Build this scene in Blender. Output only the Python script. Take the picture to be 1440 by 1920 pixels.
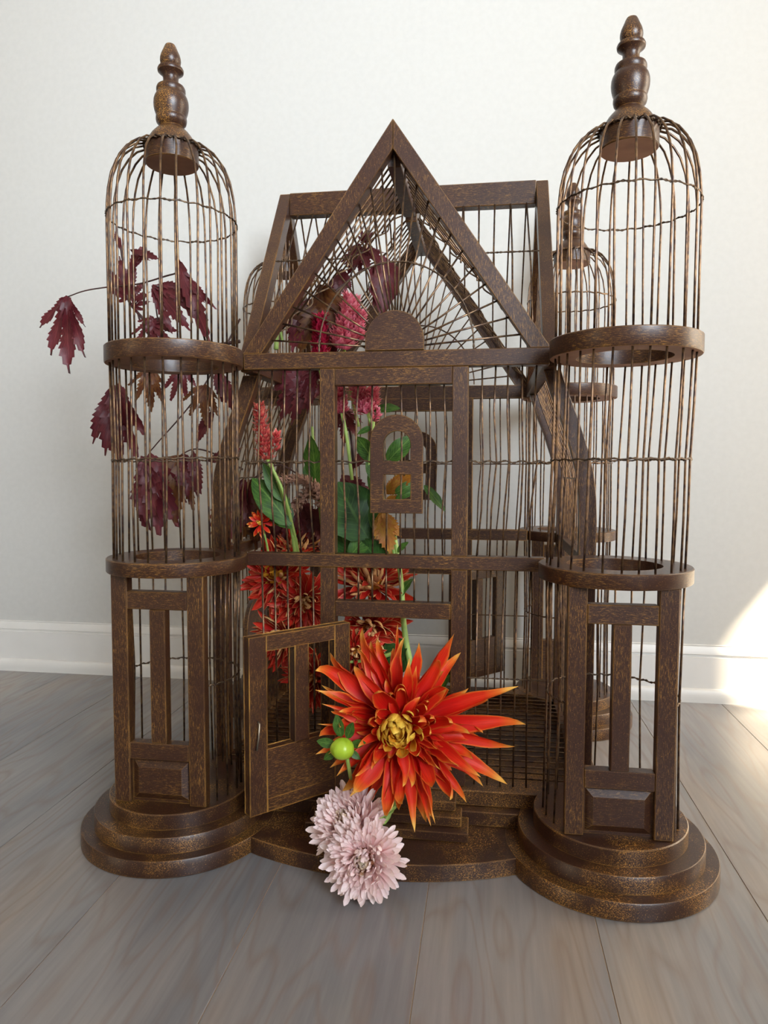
import bpy, bmesh, math, random
from mathutils import Vector, Matrix, Euler
import numpy as np

rnd = random.Random(11)
scene = bpy.context.scene
for o in list(bpy.data.objects):
    bpy.data.objects.remove(o)
COL = scene.collection
PI = math.pi

# ---------------------------------------------------------------- camera
FPX = 1328.63
CAM = Vector((0.115, 0.0, 0.45))
YAW, PITCH, ROLL = 0.14298, -0.06055, 0.00217
_f = Vector((-math.sin(YAW) * math.cos(PITCH), math.cos(YAW) * math.cos(PITCH), math.sin(PITCH)))
_r0 = Vector((math.cos(YAW), math.sin(YAW), 0))
_u0 = _r0.cross(_f)
_r = math.cos(ROLL) * _r0 + math.sin(ROLL) * _u0
_u = -math.sin(ROLL) * _r0 + math.cos(ROLL) * _u0
cd = bpy.data.cameras.new('camera')
cd.sensor_fit = 'VERTICAL'
cd.sensor_height = 36.0
cd.sensor_width = 27.0
cd.lens = FPX / 1920 * 36.0
cd.clip_start = 0.01
cam = bpy.data.objects.new('camera', cd)
COL.objects.link(cam)
m = Matrix((( _r.x, _u.x, -_f.x, CAM.x), (_r.y, _u.y, -_f.y, CAM.y), (_r.z, _u.z, -_f.z, CAM.z), (0, 0, 0, 1)))
cam.matrix_world = m
scene.camera = cam


def P(px, py, Y):
    """measured sight line of the survey camera met with the depth plane y = Y (metres)"""
    d = _f + (px - 720) / FPX * _r - (py - 960) / FPX * _u
    return CAM + d * ((Y - CAM.y) / d.y)


# ---------------------------------------------------------------- world, sun, window light, exposure
w = bpy.data.worlds.new('world')
scene.world = w
w.use_nodes = True
bg = w.node_tree.nodes['Background']
bg.inputs[0].default_value = (1.0, 0.90, 0.76, 1)
bg.inputs[1].default_value = 0.20
sd = bpy.data.lights.new('sun', 'SUN')
sd.energy = 45.0
sd.angle = 0.02
sd.color = (1.0, 0.83, 0.60)
sun = bpy.data.objects.new('sun', sd)
COL.objects.link(sun)
sun.rotation_euler = Vector((-1.0, 0.5, -1.35)).to_track_quat('-Z', 'Y').to_euler()


def area(name, loc, target, sx, sy, power, color, spread=PI):
    l = bpy.data.lights.new(name, 'AREA')
    l.shape = 'RECTANGLE'
    l.size, l.size_y = sx, sy
    l.energy = power
    l.color = color
    l.spread = spread
    o = bpy.data.objects.new(name, l)
    COL.objects.link(o)
    o.location = loc
    o.rotation_euler = (Vector(target) - Vector(loc)).to_track_quat('-Z', 'Y').to_euler()
    return o


area('window_daylight_front', (1.50, -1.20, 1.50), (-0.25, 1.43, 1.22), 1.5, 1.4, 36.0, (0.80, 0.90, 1.0), math.radians(74))
area('window_daylight_side', (1.70, 1.1, 1.0), (0.0, 1.1, 0.9), 0.5, 1.4, 19.0, (1.0, 0.86, 0.68))

vs = scene.view_settings
vs.view_transform = 'Standard'
vs.look = 'None'
vs.gamma = 1.0
vs.use_curve_mapping = False
vs.exposure = 0.38


# ---------------------------------------------------------------- materials
def srgb(r, g, b):
    def c(v):
        v /= 255.0
        return v / 12.92 if v <= 0.04045 else ((v + 0.055) / 1.055) ** 2.4
    return (c(r), c(g), c(b), 1.0)


class NT:
    def __init__(self, name):
        self.mat = bpy.data.materials.new(name)
        self.mat.use_nodes = True
        self.t = self.mat.node_tree
        self.b = self.t.nodes['Principled BSDF']

    def n(self, typ, **kw):
        nd = self.t.nodes.new(typ)
        for k, v in kw.items():
            if k.startswith('i_'):
                nd.inputs[k[2:].replace('_', ' ')].default_value = v
            else:
                setattr(nd, k, v)
        return nd

    def l(self, a, ao, b, bi):
        self.t.links.new(a.outputs[ao], b.inputs[bi])

    def ramp(self, stops, src, out=0):
        r = self.n('ShaderNodeValToRGB')
        e = r.color_ramp.elements
        while len(e) < len(stops):
            e.new(0.5)
        for k, (p, c) in zip(e, stops):
            k.position = p
            k.color = c
        self.l(src, out, r, 'Fac')
        return r

    def mix(self, fac, a, b):
        mx = self.n('ShaderNodeMix', data_type='RGBA')
        for i, v in ((0, fac), (6, a), (7, b)):
            if isinstance(v, tuple) and len(v) == 2:
                self.t.links.new(v[0].outputs[v[1]], mx.inputs[i])
            else:
                mx.inputs[i].default_value = v
        return mx


def mat_wood(name, dark, gold, amount=0.5, rough=0.38, vert=False):
    """dark brown stain with rubbed gold paint, worn at the edges"""
    N = NT(name)
    tc = N.n('ShaderNodeTexCoord')
    oi = N.n('ShaderNodeObjectInfo')
    add = N.n('ShaderNodeVectorMath', operation='ADD')
    mul = N.n('ShaderNodeVectorMath', operation='SCALE')
    comb = N.n('ShaderNodeCombineXYZ')
    for k in range(3):
        N.l(oi, 'Random', comb, k)
    N.l(comb, 0, mul, 0)
    mul.inputs['Scale'].default_value = 7.0
    N.l(tc, 'Object', add, 0)
    N.l(mul, 0, add, 1)
    big = N.n('ShaderNodeTexNoise', i_Scale=16.0, i_Detail=4.0, i_Roughness=0.6)
    N.l(add, 0, big, 'Vector')
    mp = N.n('ShaderNodeMapping')
    mp.inputs['Scale'].default_value = (420, 420, 900) if vert is None else (1000, 1000, 100) if vert else (100, 100, 1000)
    mp.inputs['Rotation'].default_value = (0.12, 0.2, 0.1)
    N.l(add, 0, mp, 'Vector')
    fine = N.n('ShaderNodeTexNoise', i_Scale=1.6, i_Detail=5.0, i_Roughness=0.7)
    N.l(mp, 0, fine, 'Vector')
    speck = N.n('ShaderNodeTexNoise', i_Scale=900.0, i_Detail=2.0)
    N.l(add, 0, speck, 'Vector')
    r1 = N.ramp([(0.38, (0.16, 0.16, 0.16, 1)), (0.66, (1.4, 1.4, 1.4, 1))] if vert is not None else [(0.46, (0.04, 0.04, 0.04, 1)), (0.62, (2.4, 2.4, 2.4, 1))], big)
    r2 = N.ramp([(0.53, (0, 0, 0, 1)), (0.64, (1, 1, 1, 1))], fine)
    r3 = N.ramp([(0.64, (0, 0, 0, 1)), (0.69, (1, 1, 1, 1))], speck)
    mm = N.n('ShaderNodeMath', operation='MULTIPLY')
    N.l(r1, 0, mm, 0)
    N.l(r2, 0, mm, 1)
    m2 = N.n('ShaderNodeMath', operation='MULTIPLY_ADD')
    N.l(r3, 0, m2, 0)
    m2.inputs[1].default_value = 0.55
    N.l(mm, 0, m2, 2)
    m3 = N.n('ShaderNodeMath', operation='MULTIPLY', use_clamp=True)
    N.l(m2, 0, m3, 0)
    m3.inputs[1].default_value = amount * 2
    # worn edges
    bev = N.n('ShaderNodeBevel', samples=3)
    bev.inputs['Radius'].default_value = 0.0016
    geo = N.n('ShaderNodeNewGeometry')
    dot = N.n('ShaderNodeVectorMath', operation='DOT_PRODUCT')
    N.l(bev, 0, dot, 0)
    N.l(geo, 'Normal', dot, 1)
    re = N.ramp([(0.80, (1, 1, 1, 1)), (0.985, (0, 0, 0, 1))], dot, 'Value')
    me = N.n('ShaderNodeMath', operation='MULTIPLY')
    N.l(re, 0, me, 0)
    rf = N.ramp([(0.38, (0.15, 0.15, 0.15, 1)), (0.6, (1, 1, 1, 1))], big)
    N.l(rf, 0, me, 1)
    mx = N.n('ShaderNodeMath', operation='MAXIMUM', use_clamp=True)
    N.l(m3, 0, mx, 0)
    N.l(me, 0, mx, 1)
    grain = N.mix((fine, 0), (dark[0] * 0.6, dark[1] * 0.6, dark[2] * 0.6, 1), (dark[0] * 1.35, dark[1] * 1.35, dark[2] * 1.35, 1))
    c = N.mix((mx, 0), (grain, 2), gold)
    N.l(c, 2, N.b, 'Base Color')
    N.b.inputs['Roughness'].default_value = rough
    N.b.inputs['Specular IOR Level'].default_value = 0.36
    bp = N.n('ShaderNodeBump')
    N.b.inputs['Coat Weight'].default_value = 0.16
    N.b.inputs['Coat Roughness'].default_value = 0.22
    bp.inputs['Strength'].default_value = 0.2
    bp.inputs['Distance'].default_value = 0.0008
    N.l(fine, 0, bp, 'Height')
    N.l(bp, 0, N.b, 'Normal')
    return N.mat


def mat_plain(name, col, rough=0.5, metal=0.0, var=None, scale=40.0, bump=0.0, sss=0.0, spec=0.5, detail=3.0):
    N = NT(name)
    tc = N.n('ShaderNodeTexCoord')
    nz = N.n('ShaderNodeTexNoise', i_Scale=scale, i_Detail=detail)
    N.l(tc, 'Object', nz, 'Vector')
    if var is None:
        var = tuple(min(1, c * 1.15) for c in col[:3]) + (1,)
    r = N.ramp([(0.35, col), (0.65, var)], nz)
    N.l(r, 0, N.b, 'Base Color')
    N.b.inputs['Roughness'].default_value = rough
    N.b.inputs['Metallic'].default_value = metal
    N.b.inputs['Specular IOR Level'].default_value = spec
    if bump:
        bp = N.n('ShaderNodeBump')
        bp.inputs['Strength'].default_value = bump
        bp.inputs['Distance'].default_value = 0.001
        N.l(nz, 0, bp, 'Height')
        N.l(bp, 0, N.b, 'Normal')
    return N.mat


def mat_petal(name, stops, edge=None, edge_w=0.5, trans=0.25, rough=0.5, vary=0.15, back=None, vein=0.25):
    """colour runs along the petal (UV y) with its own margin colour (UV x); thin and slightly translucent"""
    N = NT(name)
    uv = N.n('ShaderNodeUVMap')
    sep = N.n('ShaderNodeSeparateXYZ')
    N.l(uv, 0, sep, 0)
    oi = N.n('ShaderNodeObjectInfo')
    sh = N.n('ShaderNodeMath', operation='MULTIPLY_ADD')
    N.l(oi, 'Random', sh, 0)
    sh.inputs[1].default_value = vary
    N.l(sep, 'Y', sh, 2)
    base = N.ramp(stops, sh)
    col = (base, 0)
    ab = N.n('ShaderNodeMath', operation='SUBTRACT')
    N.l(sep, 'X', ab, 0)
    ab.inputs[1].default_value = 0.5
    a2 = N.n('ShaderNodeMath', operation='ABSOLUTE')
    N.l(ab, 0, a2, 0)
    if edge is not None:
        re = N.ramp([(0.5 - edge_w * 0.5, (0, 0, 0, 1)), (0.5, (1, 1, 1, 1))], a2)
        ry = N.ramp([(0.25, (0, 0, 0, 1)), (0.75, (1, 1, 1, 1))], sh)
        mu = N.n('ShaderNodeMath', operation='MULTIPLY')
        N.l(re, 0, mu, 0)
        N.l(ry, 0, mu, 1)
        mx = N.mix((mu, 0), col, edge)
        col = (mx, 2)
    # veins along the length
    wv = N.n('ShaderNodeTexNoise', i_Scale=1.0, i_Detail=2.0)
    mp = N.n('ShaderNodeMapping')
    mp.inputs['Scale'].default_value = (26, 2.0, 1)
    N.l(uv, 0, mp, 'Vector')
    N.l(mp, 0, wv, 'Vector')
    rv = N.ramp([(0.3, (1 - vein,) * 3 + (1,)), (0.7, (1 + 0.0,) * 3 + (1,))], wv)
    mv = N.n('ShaderNodeMix', data_type='RGBA', blend_type='MULTIPLY')
    mv.inputs[0].default_value = 1.0
    N.t.links.new(col[0].outputs[col[1]], mv.inputs[6])
    N.l(rv, 0, mv, 7)
    col = (mv, 2)
    if back is not None:
        geo = N.n('ShaderNodeNewGeometry')
        mb = N.mix((geo, 'Backfacing'), col, back)
        col = (mb, 2)
    N.t.links.new(col[0].outputs[col[1]], N.b.inputs['Base Color'])
    N.b.inputs['Roughness'].default_value = rough
    N.b.inputs['Specular IOR Level'].default_value = 0.3
    tr = N.n('ShaderNodeBsdfTranslucent')
    N.t.links.new(col[0].outputs[col[1]], tr.inputs[0])
    ms = N.n('ShaderNodeMixShader')
    ms.inputs[0].default_value = trans
    out = N.t.nodes['Material Output']
    N.l(N.b, 0, ms, 1)
    N.l(tr, 0, ms, 2)
    N.l(ms, 0, out, 0)
    return N.mat


def mat_leaf(name, a, b, vein_col, trans=0.25, rough=0.5, vscale=9.0):
    N = NT(name)
    uv = N.n('ShaderNodeUVMap')
    sep = N.n('ShaderNodeSeparateXYZ')
    N.l(uv, 0, sep, 0)
    tc = N.n('ShaderNodeTexCoord')
    oi = N.n('ShaderNodeObjectInfo')
    nz = N.n('ShaderNodeTexNoise', i_Scale=5.0, i_Detail=4.0, noise_dimensions='4D')
    N.l(uv, 0, nz, 'Vector')
    ml = N.n('ShaderNodeMath', operation='MULTIPLY')
    N.l(oi, 'Random', ml, 0)
    ml.inputs[1].default_value = 30.0
    N.l(ml, 0, nz, 'W')
    r = N.ramp([(0.35, a), (0.68, b)], nz)
    ab = N.n('ShaderNodeMath', operation='SUBTRACT')
    N.l(sep, 'X', ab, 0)
    ab.inputs[1].default_value = 0.5
    a2 = N.n('ShaderNodeMath', operation='ABSOLUTE')
    N.l(ab, 0, a2, 0)
    # side veins: stripes of (length - 0.6*offset)
    k = N.n('ShaderNodeMath', operation='MULTIPLY_ADD')
    N.l(a2, 0, k, 0)
    k.inputs[1].default_value = -0.7
    N.l(sep, 'Y', k, 2)
    k2 = N.n('ShaderNodeMath', operation='MULTIPLY')
    N.l(k, 0, k2, 0)
    k2.inputs[1].default_value = vscale
    fr = N.n('ShaderNodeMath', operation='PINGPONG')
    N.l(k2, 0, fr, 0)
    fr.inputs[1].default_value = 0.5
    rv = N.ramp([(0.0, (1, 1, 1, 1)), (0.07, (0, 0, 0, 1))], fr)
    rm = N.ramp([(0.012, (1, 1, 1, 1)), (0.035, (0, 0, 0, 1))], a2)
    mx = N.n('ShaderNodeMath', operation='MAXIMUM')
    N.l(rv, 0, mx, 0)
    N.l(rm, 0, mx, 1)
    mh = N.n('ShaderNodeMath', operation='MULTIPLY')
    N.l(mx, 0, mh, 0)
    mh.inputs[1].default_value = 0.6
    c = N.mix((mh, 0), (r, 0), vein_col)
    N.l(c, 2, N.b, 'Base Color')
    N.b.inputs['Roughness'].default_value = rough
    N.b.inputs['Specular IOR Level'].default_value = 0.35
    tr = N.n('ShaderNodeBsdfTranslucent')
    N.l(c, 2, tr, 0)
    ms = N.n('ShaderNodeMixShader')
    ms.inputs[0].default_value = trans
    N.l(N.b, 0, ms, 1)
    N.l(tr, 0, ms, 2)
    N.l(ms, 0, N.t.nodes['Material Output'], 0)
    return N.mat


def mat_floor():
    N = NT('grey_oak')
    tc = N.n('ShaderNodeTexCoord')
    oi = N.n('ShaderNodeObjectInfo')
    comb = N.n('ShaderNodeCombineXYZ')
    N.l(oi, 'Random', comb, 1)
    N.l(oi, 'Random', comb, 0)
    sc = N.n('ShaderNodeVectorMath', operation='SCALE')
    N.l(comb, 0, sc, 0)
    sc.inputs['Scale'].default_value = 23.0
    add = N.n('ShaderNodeVectorMath', operation='ADD')
    N.l(tc, 'Object', add, 0)
    N.l(sc, 0, add, 1)
    # cathedral grain: rings of a log cut lengthwise
    mp = N.n('ShaderNodeMapping')
    mp.inputs['Scale'].default_value = (7.0, 1.1, 1.0)
    N.l(add, 0, mp, 'Vector')
    n1 = N.n('ShaderNodeTexNoise', i_Scale=1.6, i_Detail=2.0, i_Roughness=0.45)
    N.l(mp, 0, n1, 'Vector')
    rings = N.n('ShaderNodeMath', operation='MULTIPLY')
    N.l(n1, 0, rings, 0)
    rings.inputs[1].default_value = 13.0
    pp = N.n('ShaderNodeMath', operation='PINGPONG')
    N.l(rings, 0, pp, 0)
    pp.inputs[1].default_value = 0.5
    rr = N.ramp([(0.0, (1, 1, 1, 1)), (0.2, (0, 0, 0, 1))], pp)
    mp2 = N.n('ShaderNodeMapping')
    mp2.inputs['Scale'].default_value = (150.0, 7.0, 1.0)
    N.l(add, 0, mp2, 'Vector')
    n2 = N.n('ShaderNodeTexNoise', i_Scale=1.0, i_Detail=4.0, i_Roughness=0.6)
    N.l(mp2, 0, n2, 'Vector')
    mp3 = N.n('ShaderNodeMapping')
    mp3.inputs['Scale'].default_value = (9.0, 2.0, 1.0)
    N.l(add, 0, mp3, 'Vector')
    n3 = N.n('ShaderNodeTexNoise', i_Scale=1.0, i_Detail=3.0)
    N.l(mp3, 0, n3, 'Vector')
    base = N.ramp([(0.30, srgb(112, 113, 117)), (0.55, srgb(134, 130, 128)), (0.75, srgb(146, 133, 121))], n3)
    tone = N.ramp([(0.0, (0.86, 0.86, 0.88, 1)), (1.0, (1.06, 1.04, 1.0, 1))], oi, 'Random')
    t1 = N.n('ShaderNodeMix', data_type='RGBA', blend_type='MULTIPLY')
    t1.inputs[0].default_value = 1.0
    N.l(base, 0, t1, 6)
    N.l(tone, 0, t1, 7)
    f2 = N.ramp([(0.35, (0.85, 0.85, 0.86, 1)), (0.7, (1.05, 1.05, 1.05, 1))], n2)
    t2 = N.n('ShaderNodeMix', data_type='RGBA', blend_type='MULTIPLY')
    t2.inputs[0].default_value = 0.8
    N.l(t1, 2, t2, 6)
    N.l(f2, 0, t2, 7)
    rm = N.n('ShaderNodeMath', operation='MULTIPLY')
    N.l(rr, 0, rm, 0)
    rm.inputs[1].default_value = 0.30
    c = N.mix((rm, 0), (t2, 2), srgb(112, 92, 78))
    N.l(c, 2, N.b, 'Base Color')
    N.b.inputs['Roughness'].default_value = 0.24
    N.b.inputs['Specular IOR Level'].default_value = 0.45
    bp = N.n('ShaderNodeBump')
    bp.inputs['Strength'].default_value = 0.12
    bp.inputs['Distance'].default_value = 0.0006
    N.l(n2, 0, bp, 'Height')
    N.l(bp, 0, N.b, 'Normal')
    return N.mat


M = {}
M['wood'] = mat_wood('rubbed_brown_wood', srgb(52, 28, 19), srgb(164, 118, 54), 0.29, 0.38)
M['wood_v'] = mat_wood('rubbed_brown_wood_upright', srgb(52, 28, 19), srgb(164, 118, 54), 0.29, 0.38, True)
M['wood_base'] = mat_wood('worn_base_wood', srgb(50, 28, 19), srgb(170, 122, 58), 0.42, 0.36, None)
M['raw'] = mat_plain('bare_wood', srgb(150, 108, 84), 0.7, var=srgb(126, 88, 66), scale=30)
M['wire'] = mat_plain('bronzed_wire', srgb(66, 50, 45), 0.30, 0.75, var=srgb(122, 94, 66), scale=140)
M['wire_dark'] = mat_plain('dark_tie_wire', srgb(62, 50, 42), 0.45, 0.6, var=srgb(112, 88, 64), scale=200)
M['steel'] = mat_plain('old_steel', srgb(150, 140, 125), 0.35, 0.9)
M['wall'] = mat_plain('wall_paint', srgb(186, 184, 179), 0.75, var=srgb(189, 187, 182), scale=90, bump=0.05, spec=0.3)
M['trim'] = mat_plain('trim_paint', srgb(206, 203, 198), 0.4, var=srgb(209, 206, 201), scale=20)
M['ceiling'] = mat_plain('ceiling_paint', srgb(240, 240, 238), 0.8)
M['floor'] = mat_floor()
M['gap'] = mat_plain('plank_gap', srgb(176, 150, 124), 0.8)
M['hero'] = mat_petal('flame_petal', [(0.0, srgb(180, 10, 12)), (0.5, srgb(212, 26, 16)), (0.78, srgb(222, 52, 22)), (0.92, srgb(230, 116, 40)), (1.0, srgb(240, 184, 86))], srgb(232, 128, 46), 0.22, 0.22, vary=0.10)
M['hero_core'] = mat_petal('golden_petal', [(0.0, srgb(206, 84, 20)), (0.4, srgb(228, 146, 30)), (1.0, srgb(244, 204, 80))], srgb(246, 206, 90), 0.4, 0.2)
M['red'] = mat_petal('crimson_petal', [(0.0, srgb(120, 8, 12)), (0.6, srgb(176, 20, 18)), (1.0, srgb(200, 52, 34))], srgb(224, 150, 100), 0.22, 0.15, vary=0.2, back=srgb(230, 184, 124))
M['gold'] = mat_petal('gold_disc_petal', [(0.0, srgb(180, 100, 20)), (1.0, srgb(228, 168, 50))])
M['pink'] = mat_petal('blush_petal', [(0.0, srgb(232, 150, 142)), (0.4, srgb(248, 206, 202)), (0.9, srgb(255, 236, 234))], None, 0.3, 0.3, vary=0.25, vein=0.1)
M['pink_core'] = mat_petal('blush_core_petal', [(0.0, srgb(150, 84, 50)), (0.5, srgb(206, 160, 120)), (1.0, srgb(240, 222, 196))], None, 0.3, 0.2)
M['celosia'] = mat_petal('magenta_floret', [(0.0, srgb(222, 84, 116)), (0.6, srgb(238, 122, 148)), (1.0, srgb(250, 190, 196))], None, 0.3, 0.3, vary=0.0)
M['celosia_red'] = mat_petal('coral_floret', [(0.0, srgb(192, 50, 62)), (0.6, srgb(224, 90, 88)), (1.0, srgb(240, 166, 138))], None, 0.3, 0.3, vary=0.0)
M['celosia_dark'] = mat_petal('crimson_floret', [(0.0, srgb(120, 10, 40)), (0.6, srgb(176, 24, 60)), (1.0, srgb(206, 60, 90))], None, 0.3, 0.3, vary=0.0)
M['tan'] = mat_petal('dusty_bristle', [(0.0, srgb(120, 82, 70)), (1.0, srgb(196, 152, 128))], None, 0.3, 0.2, vary=0.0)
M['green'] = mat_leaf('green_leaf', srgb(40, 74, 26), srgb(74, 112, 38), srgb(120, 150, 70))
M['deep'] = mat_leaf('deep_green_leaf', srgb(28, 56, 22), srgb(52, 90, 34), srgb(84, 120, 54))
M['burg'] = mat_leaf('burgundy_leaf', srgb(74, 22, 30), srgb(104, 38, 44), srgb(128, 62, 64), 0.22, 0.45, 12)
M['burg2'] = mat_leaf('bronze_leaf', srgb(70, 28, 24), srgb(120, 78, 34), srgb(96, 44, 34), 0.3, 0.5, 12)
M['yellow'] = mat_leaf('yellowing_leaf', srgb(170, 122, 34), srgb(150, 84, 30), srgb(90, 52, 26), 0.35, 0.5, 11)
M['stem_g'] = mat_plain('green_stem', srgb(150, 172, 88), 0.5, var=srgb(120, 146, 66))
M['stem_d'] = mat_plain('dark_stem', srgb(50, 26, 26), 0.5, var=srgb(70, 38, 36))
M['bud'] = mat_plain('bud_green', srgb(140, 170, 34), 0.35, var=srgb(166, 190, 52), scale=60)


# ---------------------------------------------------------------- mesh helpers
def link(name, me, mat=None, parent=None, smooth=False):
    o = bpy.data.objects.new(name, me)
    COL.objects.link(o)
    if mat is not None and len(me.materials) == 0:
        me.materials.append(M[mat] if isinstance(mat, str) else mat)
    if smooth:
        me.polygons.foreach_set('use_smooth', [True] * len(me.polygons))
    if parent is not None:
        o.parent = parent
        p, mt = parent, Matrix.Identity(4)
        o.matrix_parent_inverse = wm(parent).inverted()
    return o


def wm(o):
    if o.parent is None:
        return o.matrix_basis.copy()
    return wm(o.parent) @ o.matrix_parent_inverse @ o.matrix_basis


def thing(name, loc, label, cat, group=None):
    o = bpy.data.objects.new(name, None)
    COL.objects.link(o)
    o.empty_display_size = 0.02
    o.location = loc
    tag(o, label, cat, group)
    return o


def tag(o, label, cat, group=None):
    o['label'] = label
    o['category'] = cat
    if group:
        o['group'] = group
    return o


def mesh(name, v, f):
    me = bpy.data.meshes.new(name)
    me.from_pydata([tuple(q) for q in v], [], f)
    me.update()
    return me


def bevelled(bm, name, off=0.0009, seg=1):
    if off:
        bmesh.ops.bevel(bm, geom=[e for e in bm.edges if e.calc_face_angle(0) > 0.6], offset=off, segments=seg, affect='EDGES', clamp_overlap=True)
    bmesh.ops.recalc_face_normals(bm, faces=bm.faces)
    me = bpy.data.meshes.new(name)
    bm.to_mesh(me)
    bm.free()
    return me


def box(name, x0, x1, y0, y1, z0, z1, mat, parent=None, off=0.0009, rot=None):
    if mat == 'wood' and (z1 - z0) > (x1 - x0):
        mat = 'wood_v' if (z1 - z0) > (y1 - y0) else mat
    bm = bmesh.new()
    bmesh.ops.create_cube(bm, size=1)
    for v in bm.verts:
        v.co = Vector(((x0 + x1) / 2 + v.co.x * (x1 - x0), (y0 + y1) / 2 + v.co.y * (y1 - y0), (z0 + z1) / 2 + v.co.z * (z1 - z0)))
        if rot is not None:
            v.co = rot @ v.co
    return link(name, bevelled(bm, name, off), mat, parent)


def prism(name, pts, mapf, d0, d1, mat, parent=None, holes=(), off=0.0007, rot=None):
    """polygon pts (a,b) extruded from d0 to d1; mapf(a,b,d) -> xyz; holes cut through"""
    bm = bmesh.new()
    loops = [pts] + list(holes)
    edges = []
    for lp in loops:
        vs_ = [bm.verts.new(mapf(a, b, d0)) for a, b in lp]
        edges += [bm.edges.new((vs_[i], vs_[(i + 1) % len(vs_)])) for i in range(len(vs_))]
    if holes:
        res = bmesh.ops.triangle_fill(bm, use_beauty=True, use_dissolve=True, edges=edges)
        faces = [g for g in res['geom'] if isinstance(g, bmesh.types.BMFace)]
    else:
        faces = [bm.faces.new([v for v in bm.verts])]
    r = bmesh.ops.extrude_face_region(bm, geom=faces)
    dv = Vector(mapf(0, 0, d1)) - Vector(mapf(0, 0, d0))
    for g in r['geom']:
        if isinstance(g, bmesh.types.BMVert):
            g.co += dv
    if rot is not None:
        for v in bm.verts:
            v.co = rot @ v.co
    return link(name, bevelled(bm, name, off), mat, parent)


def lathe(name, prof, cx, cy, mat, parent=None, seg=40, smooth=True, raw_faces=None, off=(0, 0)):
    """prof: list of (r, z) closed or open; revolve about (cx, cy)"""
    v, f = [], []
    n = len(prof)
    for i in range(seg):
        a = 2 * PI * i / seg
        for r, z in prof:
            v.append((cx + r * math.cos(a), cy + r * math.sin(a), z))
    for i in range(seg):
        j = (i + 1) % seg
        for k in range(n - 1):
            f.append((i * n + k, j * n + k, j * n + k + 1, i * n + k + 1))
    me = mesh(name, v, f)
    if raw_faces:
        me.materials.append(M[mat])
        me.materials.append(M['raw'])
        for idx, p in enumerate(me.polygons):
            if idx % (n - 1) in raw_faces:
                p.material_index = 1
    o = link(name, me, mat, parent)
    bm = bmesh.new()
    bm.from_mesh(me)
    bmesh.ops.remove_doubles(bm, verts=bm.verts, dist=1e-6)
    bmesh.ops.recalc_face_normals(bm, faces=bm.faces)
    for e in bm.edges:
        if e.calc_face_angle(0) > 0.7:
            e.smooth = False
    for fc in bm.faces:
        fc.smooth = smooth
    bm.to_mesh(me)
    bm.free()
    return o


def tube_data(pts, r, sides=6, cap=True):
    pts = [Vector(p) for p in pts]
    n = len(pts)
    rad = r if isinstance(r, (list, tuple)) else [r] * n
    v, f = [], []
    t0 = (pts[1] - pts[0]).normalized()
    up = Vector((0, 0, 1)) if abs(t0.z) < 0.9 else Vector((1, 0, 0))
    a = t0.cross(up).normalized()
    for i in range(n):
        t = (pts[min(i + 1, n - 1)] - pts[max(i - 1, 0)]).normalized()
        a = (a - t * a.dot(t)).normalized()
        b = t.cross(a)
        for k in range(sides):
            g = 2 * PI * k / sides
            v.append(pts[i] + (a * math.cos(g) + b * math.sin(g)) * rad[i])
    for i in range(n - 1):
        for k in range(sides):
            f.append((i * sides + k, i * sides + (k + 1) % sides, (i + 1) * sides + (k + 1) % sides, (i + 1) * sides + k))
    if cap:
        f.append(tuple(range(sides - 1, -1, -1)))
        f.append(tuple((n - 1) * sides + k for k in range(sides)))
    return v, f


def tube(name, pts, r, mat, parent=None, sides=6):
    v, f = tube_data(pts, r, sides)
    return link(name, mesh(name, v, f), mat, parent, smooth=True)


def bez(p0, p1, p2, n=8):
    p0, p1, p2 = Vector(p0), Vector(p1), Vector(p2)
    return [(1 - t) ** 2 * p0 + 2 * t * (1 - t) * p1 + t * t * p2 for t in [i / n for i in range(n + 1)]]


def smooth_path(pts, n=6):
    """Catmull-Rom through pts"""
    p = [Vector(q) for q in pts]
    p = [p[0] * 2 - p[1]] + p + [p[-1] * 2 - p[-2]]
    out = []
    for i in range(1, len(p) - 2):
        for k in range(n):
            t = k / n
            out.append(0.5 * (2 * p[i] + (p[i + 1] - p[i - 1]) * t + (2 * p[i - 1] - 5 * p[i] + 4 * p[i + 1] - p[i + 2]) * t * t + (3 * p[i] - p[i - 1] - 3 * p[i + 1] + p[i + 2]) * t ** 3))
    out.append(p[-2])
    return out


def twist(pts, r, turns):
    """two strands twisted about a path -> one mesh's data"""
    pts = [Vector(p) for p in pts]
    V, F = [], []
    n = len(pts)
    for ph in (0, PI):
        q = []
        for i, p in enumerate(pts):
            t = (pts[min(i + 1, n - 1)] - pts[max(i - 1, 0)]).normalized()
            up = Vector((0, 0, 1)) if abs(t.z) < 0.8 else Vector((0, 1, 0))
            a = t.cross(up).normalized()
            b = t.cross(a)
            g = ph + turns * 2 * PI * i / (n - 1)
            q.append(p + (a * math.cos(g) + b * math.sin(g)) * r)
        v, f = tube_data(q, r * 0.95, 4)
        F += [tuple(k + len(V) for k in ff) for ff in f]
        V += v
    return V, F


def tie_wire(name, pts, parent, r=0.0008, turns=None):
    L = sum((Vector(pts[i + 1]) - Vector(pts[i])).length for i in range(len(pts) - 1))
    V, F = twist(pts, r, turns or L / 0.012)
    return link(name, mesh(name, V, F), 'wire_dark', parent, smooth=True)


# ================================================================ THE ROOM
WALL_Y = 1.432
XL, XR, YB, ZC = -3.2, 1.75, -2.25, 2.55


def struct(o):
    o['kind'] = 'structure'
    return o


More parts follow.
